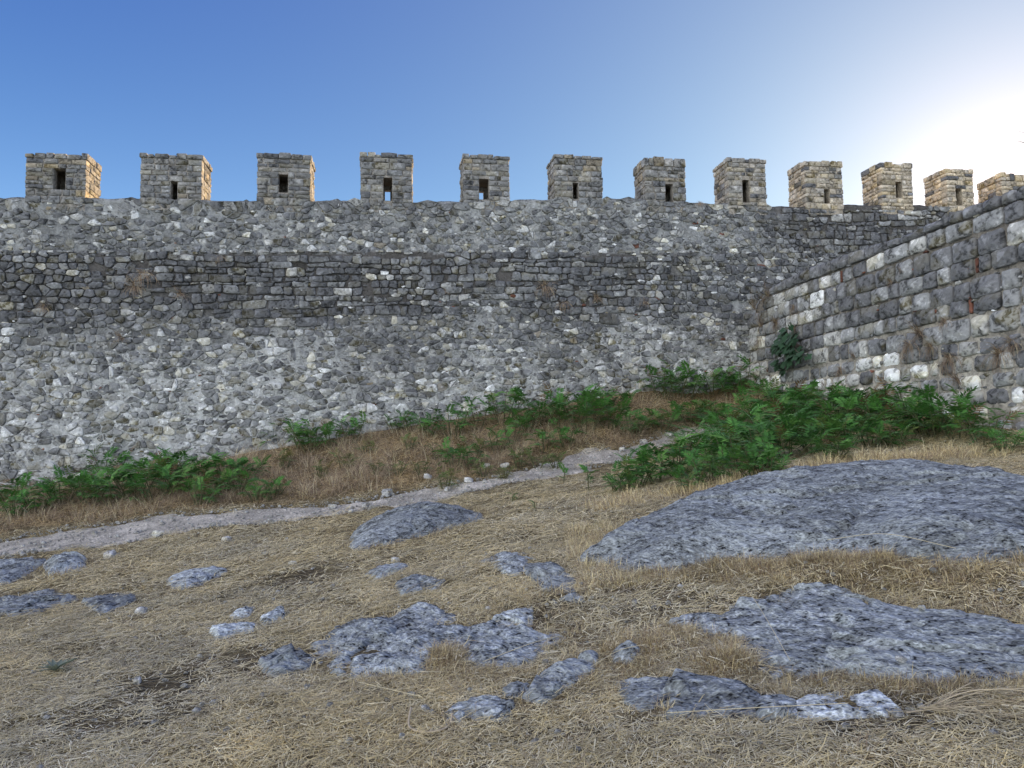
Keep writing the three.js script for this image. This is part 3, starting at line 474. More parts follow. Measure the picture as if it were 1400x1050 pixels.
// ------------------------------------------------------------ the spur wall that comes forward from it
const spurTurn = TH - Math.PI / 2, spurX = -WALL_D * Math.sin(TH) + SPUR_U * Math.cos(TH), spurZ = -WALL_D * Math.cos(TH) - SPUR_U * Math.sin(TH);
const spur = tag(top('spur_wall', spurX, 0, spurZ, spurTurn), 'lower wall of coursed squared grey blocks with red brick slips, meeting battlement wall', 'wall', null, 'thing');
const spurPoint = (s, y, z) => [spurX + s * Math.cos(spurTurn) + z * Math.sin(spurTurn), y, spurZ - s * Math.sin(spurTurn) + z * Math.cos(spurTurn)];
const spurTop = line([[-0.2, 4.42], [0.35, 4.5], [0.5, 4.85], [0.9, 5.02], [2.5, 5.14], [4, 5.16], [6.2, 5.02], [7.4, 5.08], [12, 5.06]]);
{
  const g = new Geo(), ns = 190, nv = 64, rows = [], r = rngOf(515);
  const tone = (s, v) => { const p = smooth(4.4, 2.6, v + (fbm(s * 0.8, v, 81, 3) - 0.5) * 1.5), n = fbm(s * 2.5, v * 3, 82, 3); return vary([mix(0.30, 0.66, p), mix(0.27, 0.61, p), mix(0.235, 0.54, p)], 0.7 + n * 0.6); };
  for (let i = 0; i <= ns; i++) {
    const s = mix(-0.1, 12, i / ns), vt = spurTop(s) - 0.06, row = [];
    for (let j = 0; j <= nv; j++) { const v = mix(-0.3, vt, j / nv), low = smooth(3.9, 2.5, v); row.push(g.v(s, v, -mix(0.055, 0.025, low) + (fbm(s * 5, v * 6, 83, 3) - 0.5) * 0.05, s / 1.3, v / 1.3, tone(s, v))); }
    row.push(g.v(s, vt + 0.02, -0.4, s / 1.3, 0.2, [0.3, 0.26, 0.2]), g.v(s, vt, -1.1, s / 1.3, 0.9, [0.3, 0.26, 0.2]), g.v(s, -0.3, -1.15, s / 1.3, 0, [0.3, 0.27, 0.22])); rows.push(row);
  }
  for (let i = 0; i < ns; i++) for (let j = 0; j + 1 < rows[0].length; j++) g.q(rows[i][j], rows[i + 1][j], rows[i + 1][j + 1], rows[i][j + 1]);
  { const e = rows[ns], k = e.length; for (let j = 0; j < nv; j++) g.q(e[j], e[j + 1], e[k - 2], e[k - 1]); }
  part('mortar', g.build(), M.mortar, spur);
  const lay = (poly, z, c, name, cut, opt) => { const geo = new Geo(), sh = rounded(poly, 0.004, r, cut), cx = sh.cx, cy = sh.cy; stone(geo, sh, -0.15, z, opt, c, r); geo.p.forEach((q, k) => { geo.p[k] -= [cx, cy, 0][k % 3]; }); part(name, geo.build(), M.stone, spur).position.set(cx, cy, 0); };
  const chips = new Geo();
  let v = 5.16, row = 0;
  while (v > 1.2) {
    const low = smooth(3.6, 2.4, v), h = mix(0.30, 0.25, low) * (0.82 + r() * 0.36); let s = 0.02 + (row % 2) * 0.12 * r();
    while (s < 10.2) {
      const foot = line([[0, 2.6], [2, 2.3], [5, 1.8], [8, 1.45], [12, 1.2]])(s), w = mix(0.42, 0.34, low) * (0.6 + r() * 0.95), sag = (q) => (fbm(q * 0.5, row, 84, 2) - 0.5) * 0.09;
      const t0 = Math.min(v + sag(s), spurTop(s) + 0.02), t1 = Math.min(v + sag(s + w), spurTop(s + w) + 0.02), joint = mix(0.022, 0.045, low) * (0.5 + r() * 0.9), b0 = v - h + sag(s), b1 = v - h + sag(s + w);
      const tall = Math.min(t0 - b0, t1 - b1);
      if (tall > 0.1 && v > foot - 0.1) {
        const brick = row > 0 && r() < 0.06 && v > 3.1;
        if (brick) lay([[s + 0.01, b0 + 0.03], [s + 0.075, b0 + 0.03], [s + 0.07, t0 - 0.02], [s + 0.012, t0 - 0.025]], -0.012 - r() * 0.02, vary(TONE.brick, 0.7 + r() * 0.4), 'brick', 0.12, { edge: 0.01, rough: 0.006, bulge: 0.002 });
        const sa = s + (brick ? 0.085 : joint / 2), sb = s + w + (brick ? 0.08 : 0) - joint / 2, q = r(), gap = joint * 0.55;
        const c = vary(row === 0 ? TONE.dark : s < 0.3 && v < 4.4 ? TONE.pale : q < mix(0.42, 0.14, low) ? TONE.dark : q < mix(0.80, 0.42, low) ? TONE.mid : q < mix(0.97, 0.78, low) ? TONE.pale : TONE.white, 1.2 + r() * 0.4);
        if (r() > low * 0.06) lay([[sa, b0 + gap * (0.6 + r() * 0.8)], [sb, b1 + gap * (0.6 + r() * 0.8)], [sb - r() * 0.02, t1 - gap * r()], [sa + r() * 0.02, t0 - gap * r()]], (r() - 0.5) * 0.035 + (row === 0 ? 0.02 : 0), c, 'block', mix(0.13, 0.2, low), { edge: 0.022, rough: 0.02, bulge: 0.012 + r() * 0.02, tilt: 0.08 });
        s += w + (brick ? 0.08 : 0);
      } else s += w;
    }
    v -= h; row++;
  }
  for (let k = 0; k < 900; k++) {
    const s = r() * 10, vv = mix(1.5, 5.0, r()); if (vv > spurTop(s) - 0.1) continue; const low = smooth(4, 2.6, vv); if (r() > 0.35 + low * 0.6) continue;
    const rr = 0.02 + r() * 0.05, n = 5 + ((r() * 3) | 0), o = [], a0 = r() * 6; for (let i = 0; i < n; i++) { const a = a0 + (i + r() * 0.5) / n * 6.283, q = rr * (0.7 + r() * 0.5); o.push([s + Math.cos(a) * q * 1.5, vv + Math.sin(a) * q * 0.6]); }
    const q = r(); stone(chips, { o, cx: s, cy: vv }, -0.08, -0.03 + r() * 0.025, { edge: 0.008, rough: 0.005, bulge: 0.004 }, vary(q < 0.4 ? TONE.mid : q < 0.75 ? TONE.pale : q < 0.92 ? TONE.white : TONE.brick, 0.75 + r() * 0.3), r);
  }
  part('stone_chips', chips.build(), M.stone, spur).userData.kind = 'stuff';
}

// ------------------------------------------------------------ rock outcrops
const ROCKS = [];
function outcrop(key, opt) {
  const o = OUTLINE[key], n = o.length; let cx = 0, cz = 0; for (const [x, z] of o) { cx += x / n; cz += z / n; }
  const { nr, na, H, strike = 0.5, seed, out = 1.16 } = opt, cs = Math.cos(strike), sn = Math.sin(strike), y0 = land(cx, cz), sc = opt.scale ?? 1, grow = opt.grow ?? 1.06;
  const reach = (a) => { let best = 0; const dx = Math.cos(a), dz = Math.sin(a); for (let i = 0; i < n; i++) { const [ax, az] = o[i], [bx, bz] = o[(i + 1) % n], ex = bx - ax, ez = bz - az, den = dx * ez - dz * ex; if (Math.abs(den) < 1e-9) continue; const t = ((ax - cx) * ez - (az - cz) * ex) / den, q = ((ax - cx) * dz - (az - cz) * dx) / den; if (t > 0 && q >= -1e-6 && q <= 1.000001) best = Math.max(best, t); } return best; };
  const NR = 360, Rs = []; for (let k = 0; k < NR; k++) Rs.push(reach(k / NR * 6.28319));
  const Rm = Rs.map((_, k) => { let s = 0, w = 0; for (let q = -5; q <= 5; q++) { const e = 6 - Math.abs(q); s += Rs[(k + q + NR) % NR] * e; w += e; } return s / w * grow; });
  const R = (a) => { const f = (((a / 6.28319) % 1) + 1) % 1 * NR, i = Math.floor(f) % NR; return mix(Rm[i], Rm[(i + 1) % NR], f - Math.floor(f)); };
  const surface = (x, zf) => {                      // height of the rock over the land at a place
    const t = Math.hypot(x - cx, zf - cz) / R(Math.atan2(zf - cz, x - cx)), p = x * cs + zf * sn, q = -x * sn + zf * cs;
    const broad = fbm(x * 0.75, zf * 0.75, seed + 3, 3) - 0.5, ledge = fbm(p * 1.1 * sc, q * 1.9 * sc, seed + 5, 4), groove = smooth(0.035, 0, Math.abs(ledge - 0.5)), lip = smooth(0.5, 0.53, ledge);
    const rag = fbm(x * 4.5, zf * 4.5, seed + 7, 4) - 0.5, mid = fbm(p * 4, q * 6, seed + 8, 3) - 0.5, fine = fbm(p * 13, q * 17, seed + 9, 3) - 0.5, chip = Math.abs(fbm(p * 8, q * 11, seed + 10, 2) - 0.5);
    const rel = broad * opt.amp + (lip * 0.026 - groove * 0.026) * (opt.split ?? 1) + mid * 0.04 + fine * 0.03 + chip * 0.04 - 0.008 + rag * (opt.ragged ?? 0.1) * (opt.patchy ? 1 : smooth(0.5, 1, t));
    return H * (1 - Math.pow(Math.min(t, 1.3), opt.power ?? 3)) - Math.max(0, t - 1) * 0.35 + rel;
  };
  const g = new Geo(), rows = [];
  for (let i = 0; i <= nr; i++) {
    const t = Math.pow(i / nr, 0.75) * out, row = [];
    for (let k = 0; k < na; k++) {
      const a = k / na * 6.28319, x = cx + Math.cos(a) * R(a) * t, zf = cz + Math.sin(a) * R(a) * t, p = x * cs + zf * sn, q = -x * sn + zf * cs;
      const y = (opt.power > 3.5 ? landBase(x, zf) : mix(landBase(x, zf), land(x, zf), 0.5)) + surface(x, zf) - (i === nr ? 0.1 : 0), n1 = fbm(p * 1.3, q * 2.2, seed + 12, 4);
      row.push(g.v(x - cx, y - y0, cz - zf, p / 1.15, (q + (y - y0) * 1.3) / 1.15, vary([0.475, 0.51, 0.525], (opt.tone ?? 1) * (0.62 + n1 * 0.76))));
    }
    rows.push(row);
  }
  for (let i = 0; i < nr; i++) for (let k = 0; k < na; k++) g.q(rows[i + 1][k], rows[i + 1][(k + 1) % na], rows[i][(k + 1) % na], rows[i][k]);
  const rm = Math.max(...Rm) * out; ROCKS.push({ x0: cx - rm, x1: cx + rm, z0: cz - rm, z1: cz + rm, high: (x, zf) => { const t = Math.hypot(x - cx, zf - cz) / R(Math.atan2(zf - cz, x - cx)); return t > out ? -1 : landBase(x, zf) + surface(x, zf) - land(x, zf); } });
  const m = part(numbered('rock_outcrop'), g.build(), M.rock, scene); m.position.set(cx, y0, -cz);
  return tag(m, opt.label, 'rock', opt.group);
}
const rockRise = (x, zf) => { let h = -1; for (const r of ROCKS) if (x > r.x0 && x < r.x1 && zf > r.z0 && zf < r.z1) h = Math.max(h, r.high(x, zf)); return h; };
const flat = { H: 0.036, amp: 0.04, ragged: 0.10, patchy: 1, power: 2.4, nr: 44, na: 110 };
outcrop('big', { seed: 401, H: 0.27, amp: 0.22, nr: 190, na: 420, strike: -0.5, ragged: 0.12, power: 4.5, label: 'huge smooth grey bedrock slab rising below the green weeds and coursed wall' });
outcrop('r2', { seed: 402, tone: 1.06, H: 0.07, amp: 0.12, nr: 140, na: 320, strike: -0.5, ragged: 0.15, power: 4, label: 'broad flat grey bedrock slab with grass-filled notches, below the huge smooth slab' });
outcrop('mid', { seed: 403, tone: 1.05, H: 0.20, amp: 0.25, nr: 90, na: 200, strike: 0.35, ragged: 0.14, label: 'long humped grey rock lying in straw just below the footpath' });
outcrop('ca', { ...flat, seed: 404, tone: 1.18, grow: 1.12, H: 0.055, amp: 0.06, nr: 100, na: 220, strike: -0.45, ragged: 0.13, label: 'jagged layered grey rock sheet half covered by a tuft of straw' });
outcrop('cb', { ...flat, seed: 405, tone: 1.1, grow: 1.12, H: 0.05, strike: -0.3, nr: 70, na: 160, label: 'smooth lens-shaped grey rock joined to jagged layered sheet' });
outcrop('cc', { ...flat, seed: 406, tone: 1.45, grow: 1.3, H: 0.05, strike: -0.6, label: 'small pale pointed rock behind the lens-shaped grey rock' });
outcrop('m1', { ...flat, seed: 407, tone: 1.5, grow: 1.3, H: 0.06, strike: -0.6, label: 'pale flaky rock surfacing between long humped rock and jagged sheet' });
outcrop('m2', { ...flat, seed: 408, grow: 1.3, H: 0.05, tone: 0.85, strike: -0.9, label: 'dark pitted rock touching the pale flaky rock' });
outcrop('l1', { ...flat, seed: 409, tone: 1.35, H: 0.09, patchy: 0, strike: 0.75, label: 'ribbed pale grey rock alone in the open straw field' });
outcrop('l2', { ...flat, seed: 410, tone: 1.25, H: 0.14, patchy: 0, strike: 0.5, label: 'small knobbly grey rock with a straw clump beside the footpath' });
outcrop('l3', { ...flat, seed: 411, tone: 1.1, H: 0.08, strike: 0.4, label: 'flat grey rock at the footpath edge next to the knobbly rock' });
outcrop('f1', { ...flat, seed: 412, tone: 1.15, grow: 1.3, H: 0.06, strike: -0.4, label: 'pitted grey rock patch in straw below the lens-shaped rock' });
outcrop('f2', { ...flat, seed: 413, tone: 1.15, grow: 1.3, H: 0.06, label: 'small grey rock patch beside the round white stone and curved twig' });
outcrop('f3', { ...flat, seed: 414, grow: 1.12, H: 0.032, strike: 0.2, tone: 0.95, nr: 60, na: 150, label: 'dark speckled flat rock in straw below the broad notched slab' });
outcrop('r3', { ...flat, seed: 415, grow: 1.12, H: 0.03, tone: 1.9, strike: -0.3, label: 'whitish crumbling rock patch beside dark bare soil' });
outcrop('s1', { ...flat, seed: 416, tone: 1.6, H: 0.03, nr: 26, na: 70, strike: 0.3, label: 'low pale flat rock sliver in the open straw field' });
outcrop('s2', { ...flat, seed: 417, tone: 1.6, H: 0.03, nr: 26, na: 70, strike: 0.4, label: 'short pale rock chip surfacing beside the low pale sliver' });
outcrop('s3', { ...flat, seed: 418, H: 0.06, nr: 26, na: 70, label: 'little grey rock knob between the lens-shaped rock and speckled flat rock' });
outcrop('s4', { ...flat, seed: 419, tone: 1.4, H: 0.03, nr: 30, na: 80, strike: 0.4, label: 'faint pale rock patch in straw below the long humped rock' });
outcrop('s5', { ...flat, seed: 420, tone: 1.6, H: 0.03, nr: 26, na: 70, strike: 0.5, label: 'pale rock chip uphill of the low pale sliver in the straw' });
const tiny = { ...flat, H: 0.03, nr: 30, na: 84, grow: 1.15 };
outcrop('p1', { ...tiny, seed: 431, label: 'thin grey rock edge between pitted patch and the small patch by the twig' });
outcrop('p2', { ...tiny, seed: 432, tone: 1.25, label: 'pale rock fragment at the upper corner of the broad notched slab' });
outcrop('p4', { ...tiny, seed: 433, tone: 0.95, label: 'grey rock scrap in straw off the end of jagged layered sheet' });
outcrop('p6', { ...tiny, seed: 434, tone: 1.1, label: 'rock scrap in straw between long humped rock and jagged layered sheet' });
outcrop('p7', { ...tiny, seed: 435, tone: 0.9, label: 'dark low rock in straw below the flat rock at the path edge' });
outcrop('p8', { ...tiny, seed: 436, tone: 1.3, label: 'pale rock scrap joining the speckled flat rock to whitish patch' });
outcrop('p9', { ...tiny, seed: 437, tone: 0.9, label: 'dark low rock in straw below the knobbly rock' });

// ------------------------------------------------------------ dry grass
const upAt = (x, zf) => { const e = 0.06; return new THREE.Vector3(-(landBase(x + e, zf) - landBase(x - e, zf)), 2 * e, (landBase(x, zf + e) - landBase(x, zf - e))).normalize(); };
const STRAW = [[0.80, 0.67, 0.38], [0.68, 0.57, 0.33], [0.97, 0.87, 0.58], [0.38, 0.30, 0.18], [0.83, 0.75, 0.53], [0.80, 0.66, 0.35]];
const BROWN = [[0.30, 0.21, 0.14], [0.22, 0.155, 0.11], [0.42, 0.31, 0.20], [0.34, 0.25, 0.18], [0.52, 0.42, 0.28]];
function blade(g, x, y, z, dir, lift, len, wid, bend, c, segs = 2) {   // a bent strip
  let px = x, py = y, pz = z, e = lift, d = dir; const L = [];
  for (let k = 0; k <= segs; k++) {
    const w = wid * (1 - 0.75 * k / segs), sx = -Math.sin(d) * w, sz = Math.cos(d) * w;
    L.push([g.v(px + sx, py, pz + sz, 0, 0, c), g.v(px - sx, py + w * 0.3, pz - sz, 0, 0, c)]);
    px += Math.cos(d) * Math.cos(e) * len / segs; pz += Math.sin(d) * Math.cos(e) * len / segs; py += Math.sin(e) * len / segs; e -= bend; d += (k % 2 ? -1 : 1) * bend * 0.35;
  }
  for (let k = 0; k < segs; k++) g.q(L[k][0], L[k][1], L[k + 1][1], L[k + 1][0]);
}
function litter(seed, n, rad_, pal) {
  const r = rngOf(seed), g = new Geo();
  for (let k = 0; k < n; k++) { const a = r() * 6.283, d = Math.sqrt(r()) * rad_; blade(g, Math.cos(a) * d, 0.001 + r() * r() * 0.022, Math.sin(a) * d, r() * 6.283, (r() - 0.35) * 0.3, 0.03 + r() * r() * 0.12, 0.0013 + r() * 0.0017, (r() - 0.4) * 0.5, vary(pal[(r() * pal.length) | 0], 0.75 + r() * 0.5)); }
  return g.build();
}
function tuft(seed, n, h, pal, spread = 0.06, lean = 0.9) {
  const r = rngOf(seed), g = new Geo();
  for (let k = 0; k < n; k++) { const a = r() * 6.283, d = Math.sqrt(r()) * spread; blade(g, Math.cos(a) * d, -0.01, Math.sin(a) * d, a + (r() - 0.5) * 2, 1.5 - r() * lean, h * (0.4 + r() * 0.8), 0.0013 + r() * 0.0014, 0.15 + r() * 0.5, vary(pal[(r() * pal.length) | 0], 0.7 + r() * 0.55), 3); }
  return g.build();
}
const tmpM = new THREE.Matrix4(), tmpQ = new THREE.Quaternion(), tmpT = new THREE.Quaternion(), UPV = new THREE.Vector3(0, 1, 0);
function sow(name, geometries, spots, label, category) {   // spots: x, zf, scale, shade, stretch, lift
  const groups = geometries.map(() => []); spots.forEach((s, i) => groups[i % geometries.length].push(s));
  const holder = top(name); tag(holder, label, category, null, 'stuff');
  groups.forEach((list, k) => {
    const m = shadows(new THREE.InstancedMesh(geometries[k], M.straw, list.length)); m.name = 'blades'; m.userData.kind = 'stuff';
    list.forEach(([x, zf, s, c, st = 1, lift = 0], i) => {
      tmpQ.setFromUnitVectors(UPV, upAt(x, zf)); tmpT.setFromAxisAngle(UPV, hash(i, k, 7) * 6.283); tmpQ.multiply(tmpT);
      m.setMatrixAt(i, tmpM.compose(new THREE.Vector3(x, land(x, zf) + 0.002 + lift, -zf), tmpQ, new THREE.Vector3(s, s * st, s))); m.setColorAt(i, new THREE.Color().setRGB(c[0], c[1], c[2]));
    });
    holder.add(m);
  });
}
{
  const r = rngOf(9001), flatSpots = [], tufts = [], bank = [];
  const put = (z0, z1, per, scale) => {           // spread over the field, in proportion to area
    const areaOf = 0.74 * (z1 * z1 - z0 * z0), n = (areaOf * per) | 0;
    for (let k = 0; k < n; k++) {
      const zf = Math.sqrt(mix(z0 * z0, z1 * z1, r())), x = (r() * 2 - 1) * 0.74 * zf; if (towardWall(x, zf) > 17.8 || alongWall(x, zf) > SPUR_U - 0.1) continue;
      const pd = pathAt(x, zf), n2 = fbm(x * 3.5, zf * 3.5, 62, 3), bare = bareAt(x, zf), bk = smooth(13.2, 15, towardWall(x, zf)) * smooth(0.1, -0.4, pd);
      if (pd > -0.75 + r() * 0.95 || r() < bare * 0.75 || rockRise(x, zf) > 0.004) continue;
      const warm = fbm(x * 0.8 + 5, zf * 0.8, 63, 3), k1 = 0.62 + n2 * 0.62, c = [k1 * (0.95 + warm * 0.10), k1 * 1.0, k1 * (1.14 - warm * 0.28)];
      if (bk > 0.3) { if (r() < 0.55) bank.push([x, zf, 0.6 + r() * 0.9, vary([1, 1, 1], 0.75 + r() * 0.5)]); else flatSpots.push([x, zf, scale, vary([0.8, 0.68, 0.55], k1)]); }
      else flatSpots.push([x, zf, scale * (0.8 + r() * 0.5), c]);
      const clump = fbm(x * 1.6, zf * 1.6, 64, 3); if (r() < 0.09 * smooth(0.52, 0.66, clump)) tufts.push([x, zf, 0.35 + r() * 0.5, c]);
    }
  };
  put(2.3, 5, 340, 1); put(5, 8, 190, 1.25); put(8, 18.6, 62, 1.9);
  // standing straw crowding the rock edges and the mounds
  for (const [key, n, s] of [['big', 900, 0.75], ['r2', 620, 0.6], ['ca', 260, 0.6], ['cb', 160, 0.55], ['mid', 200, 0.9], ['m1', 60, 0.6], ['m2', 80, 0.6], ['l2', 110, 1.0], ['l3', 50, 0.9], ['f1', 80, 0.55], ['f2', 60, 0.5], ['f3', 180, 0.5], ['r3', 80, 0.45], ['s3', 40, 0.5], ['s4', 30, 0.5], ['cc', 40, 0.6], ['l1', 20, 0.5]]) {
    const o = OUTLINE[key], m = o.length; let cx = 0, cz = 0; o.forEach((q) => { cx += q[0] / m; cz += q[1] / m; });
    for (let k = 0; k < n; k++) { const i = (r() * m) | 0, a = o[i], b = o[(i + 1) % m], t = r(), x = mix(a[0], b[0], t), z = mix(a[1], b[1], t), l = Math.hypot(x - cx, z - cz), out = -0.07 + r() * r() * 0.4, X = x + (x - cx) / l * out, Z = z + (z - cz) / l * out; if (rockRise(X, Z) > 0.012 || pathAt(X, Z) > 0) continue; const q = 0.55 + r() * 0.55; tufts.push([X, Z, s * (0.5 + r() * 0.7), [q, q * 0.97, q * 0.92]]); }
  }
  for (const [x, z, s, h] of MOUNDS) for (let k = 0; k < 70; k++) { const a = r() * 6.283, d = Math.sqrt(r()) * s * 1.3, X = x + Math.cos(a) * d, Z = z + Math.sin(a) * d, q = 0.65 + r() * 0.5; tufts.push([X, Z, 0.35 + r() * 0.45, [q, q * 0.95, q * 0.88]]); }
  for (let k = 0; k < 620; k++) { const t = r(), x = mix(1.0, 6.2, t) + (r() - 0.5) * 0.5, z = line([[0.8, 9.6], [2.4, 9.75], [3.6, 9.6], [4.4, 9.95], [6.2, 9.9]])(x) + (r() - 0.5) * 0.9 + 0.15; if (rockRise(x, z) > 0.01) continue; const q = 0.9 + r() * 0.4; tufts.push([x, z, 0.7 + r() * 0.8, [q, q * 0.98, q * 0.92], 1.15]); }
  for (let k = 0; k < 380; k++) { const x = mix(0.55, 1.25, r()), z = mix(6.0, 8.6, r()); if (rockRise(x, z) > 0.01) continue; const q = 0.85 + r() * 0.4; tufts.push([x, z, 0.5 + r() * 0.6, [q, q, q * 0.95]]); }
  const strip = (pts, wide, n, s0, s1, k0, k1) => { for (let k = 0; k < n; k++) { const i = (r() * (pts.length - 1)) | 0, t = r(), X = mix(pts[i][0], pts[i + 1][0], t) + (r() - 0.5) * wide, Z = mix(pts[i][1], pts[i + 1][1], t) + (r() - 0.5) * wide; if (rockRise(X, Z) > 0.04) continue; const q = mix(k0, k1, r()); tufts.push([X, Z, mix(s0, s1, r()) * 0.62, [q, q * 0.95, q * 0.86], 1, 0]); } };
  strip([[1.0, 6.25], [1.75, 6.05], [2.3, 5.7], [2.7, 5.4], [3.6, 4.95]], 0.42, 900, 0.5, 1.05, 0.4, 0.95);
  strip([[1.05, 5.05], [1.15, 4.6], [1.2, 4.3], [1.42, 3.98]], 0.22, 420, 0.4, 0.8, 0.4, 0.85);
  strip([[-0.5, 5.05], [-0.42, 4.85], [-0.2, 4.6], [0.1, 4.62]], 0.2, 260, 0.4, 0.75, 0.4, 0.9);
  strip([[0.4, 5.3], [0.75, 5.0], [0.9, 4.6], [0.6, 4.5], [0.3, 4.2]], 0.5, 520, 0.35, 0.7, 0.35, 0.85);
  strip([[1.6, 4.02], [1.8, 3.78], [2.1, 3.6], [2.6, 3.5]], 0.16, 220, 0.35, 0.7, 0.4, 0.9);
  sow('straw_litter', [litter(1, 26, 0.11, STRAW), litter(2, 26, 0.11, STRAW), litter(3, 26, 0.12, STRAW), litter(4, 30, 0.12, STRAW)], flatSpots, 'flattened dry straw litter lying over the whole field', 'straw');
  sow('dry_grass', [tuft(5, 34, 0.13, STRAW.concat(BROWN), 0.07, 1.35), tuft(6, 32, 0.15, STRAW, 0.07, 1.1), tuft(7, 30, 0.12, STRAW.concat(BROWN, BROWN), 0.08, 1.5), tuft(11, 40, 0.11, BROWN.concat(STRAW), 0.09, 1.6)], tufts, 'standing tan dry grass crowding the edges of the rocks', 'grass');
  sow('dry_bank_weeds', [tuft(8, 26, 0.28, BROWN, 0.12, 1.2), tuft(9, 22, 0.34, BROWN.concat(STRAW), 0.12, 1.0), tuft(10, 26, 0.22, BROWN, 0.14, 1.4)], bank, 'brown withered weeds covering the bank under the long wall', 'weeds');
}

// ------------------------------------------------------------ green weeds with feathery leaves
const GREEN = [[0.075, 0.22, 0.036], [0.10, 0.27, 0.05], [0.055, 0.165, 0.03], [0.14, 0.30, 0.065]];
function feather(seed, L, pairs, tone) {           // a leaf of paired leaflets along an arching stalk, pointing to +x
  const r = rngOf(seed), g = new Geo(), arch = 0.45 + r() * 0.25, droop = 0.8 + r() * 0.5, at = (t) => [L * t * 0.92, L * (arch * t - droop * t * t * 0.75), 0];
  const n = 5; let prev = null;
  for (let k = 0; k <= n; k++) { const q = at(k / n), w = 0.0035 * (1 - 0.6 * k / n), a = g.v(q[0], q[1], -w, 0, 0, tone), b = g.v(q[0], q[1] + w, w, 0, 0, tone); if (prev) g.q(prev[0], prev[1], b, a); prev = [a, b]; }
  const leaflet = (q, d, len, w, sag) => {
    const c = vary(tone, 0.75 + r() * 0.6), dx = Math.cos(d), dz = Math.sin(d), sx = -dz, sz = dx, P = (t, s, y) => g.v(q[0] + dx * len * t + sx * s, q[1] + y, q[2] + dz * len * t + sz * s, 0, 0, c);
    const b = P(0, 0, 0), l = P(0.4, w, 0.006 - sag * 0.25), m = P(0.45, 0, -0.004 - sag * 0.3), rr = P(0.4, -w, 0.006 - sag * 0.25), t = P(1, 0, -sag);
    g.t(b, m, l); g.t(b, rr, m); g.t(l, m, t); g.t(m, rr, t);
  };
  for (let k = 0; k < pairs; k++) { const t = 0.16 + 0.8 * k / pairs, q = at(t), len = L * (0.36 - 0.16 * Math.abs(t - 0.4)) * (0.85 + r() * 0.3); for (const s of [-1, 1]) leaflet(q, s * (1.15 - t * 0.45 + (r() - 0.5) * 0.2), len, len * 0.125, len * (0.1 + r() * 0.4)); }
  leaflet(at(0.96), 0, L * 0.24, L * 0.04, L * 0.1);
  return g.build();
}
const featherLeaves = []; for (let k = 0; k < 10; k++) featherLeaves.push(feather(50 + k, 1, 9 + (k % 3), GREEN[k % GREEN.length])); featherLeaves.push(feather(70, 1, 7, [0.15, 0.20, 0.05]), feather(71, 1, 6, [0.20, 0.13, 0.06]));
const yellowLeaves = [feather(90, 1, 6, [0.16, 0.20, 0.05]), feather(91, 1, 7, [0.20, 0.19, 0.06]), feather(92, 1, 6, [0.11, 0.19, 0.045])];
const stemGeo = (() => { const g = new THREE.CylinderGeometry(0.006, 0.011, 1, 6).translate(0, 0.5, 0), n = g.attributes.position.count, c = new Float32Array(n * 3); for (let i = 0; i < n; i++) c.set([0.13, 0.13, 0.06], i * 3); g.setAttribute('color', new THREE.BufferAttribute(c, 3)); return g; })();
let weedSeed = 7000;
function greenWeed(x, zf, h0, label, group, { leaves = 18, wide = 1, kinds = featherLeaves, name = 'green_weed' } = {}) {
  const h = h0 * 1.18, r = rngOf(weedSeed++), g = tag(top(name, x, land(x, zf) - 0.02, -zf, r() * 6.28), label, 'weed', group), ns = leaves > 26 ? 7 : leaves > 14 ? 5 : leaves > 7 ? 3 : 1;
  const stems = []; for (let k = 0; k < ns; k++) {
    const a = k / ns * 6.283 + r(), lean = ns > 1 ? (0.25 + r() * 0.35) * wide : 0.1, hh = h * (0.7 + r() * 0.35), m = part('stem', stemGeo, M.leaf, g);
    m.scale.set(1, hh, 1); m.rotation.set(Math.sin(a) * lean, 0, -Math.cos(a) * lean); m.position.set(Math.cos(a) * 0.09 * wide * h * 2, 0, Math.sin(a) * 0.09 * wide * h * 2); m.updateMatrix(); stems.push(m);
  }
  for (let k = 0; k < leaves; k++) {
    const st = stems[k % ns], t = 0.35 + 0.65 * ((k / ns | 0) + r()) / Math.ceil(leaves / ns), p = new THREE.Vector3(0, Math.min(t, 1), 0).applyMatrix4(st.matrix);
    const m = part('leaf', kinds[(r() * kinds.length) | 0], M.leaf, g), L = clamp(h * (0.52 + r() * 0.25), 0.09, 0.38);
    m.position.copy(p); m.scale.setScalar(L); m.rotation.order = 'YXZ'; m.rotation.set((r() - 0.5) * 0.7, r() * 6.283, 0.15 + (t - 0.4) * 1.3 + (r() - 0.5) * 0.6);
  }
  return g;
}
const near = (x, z) => WALL_D - towardWall(x, z);
for (const [x, z, h] of WEEDS.left) greenWeed(x, z, h * 0.86, near(x, z) < 2.6 ? 'bushy green weed touching the foot of the lowest stretch of long wall' : 'bushy green weed on the bank edge between lowest wall stretch and footpath', near(x, z) < 2.6 ? 'weeds at the low foot of the long wall' : 'weeds on the bank below the low wall stretch', { leaves: 34, wide: 1.2 });
WEEDS.bank.forEach(([x, z, h], k) => greenWeed(x, z, h, h > 0.5 ? 'tall green weed standing against the pale foot of the long wall' : h > 0.33 ? 'medium green weed among brown withered growth on the bank' : 'small yellowish green weed among brown withered growth on the bank', h > 0.5 ? 'tall weeds at the wall foot' : h > 0.33 ? 'medium weeds on the bank' : 'small weeds on the bank', { leaves: h > 0.5 ? 30 : 18, kinds: h > 0.33 ? featherLeaves : yellowLeaves }));
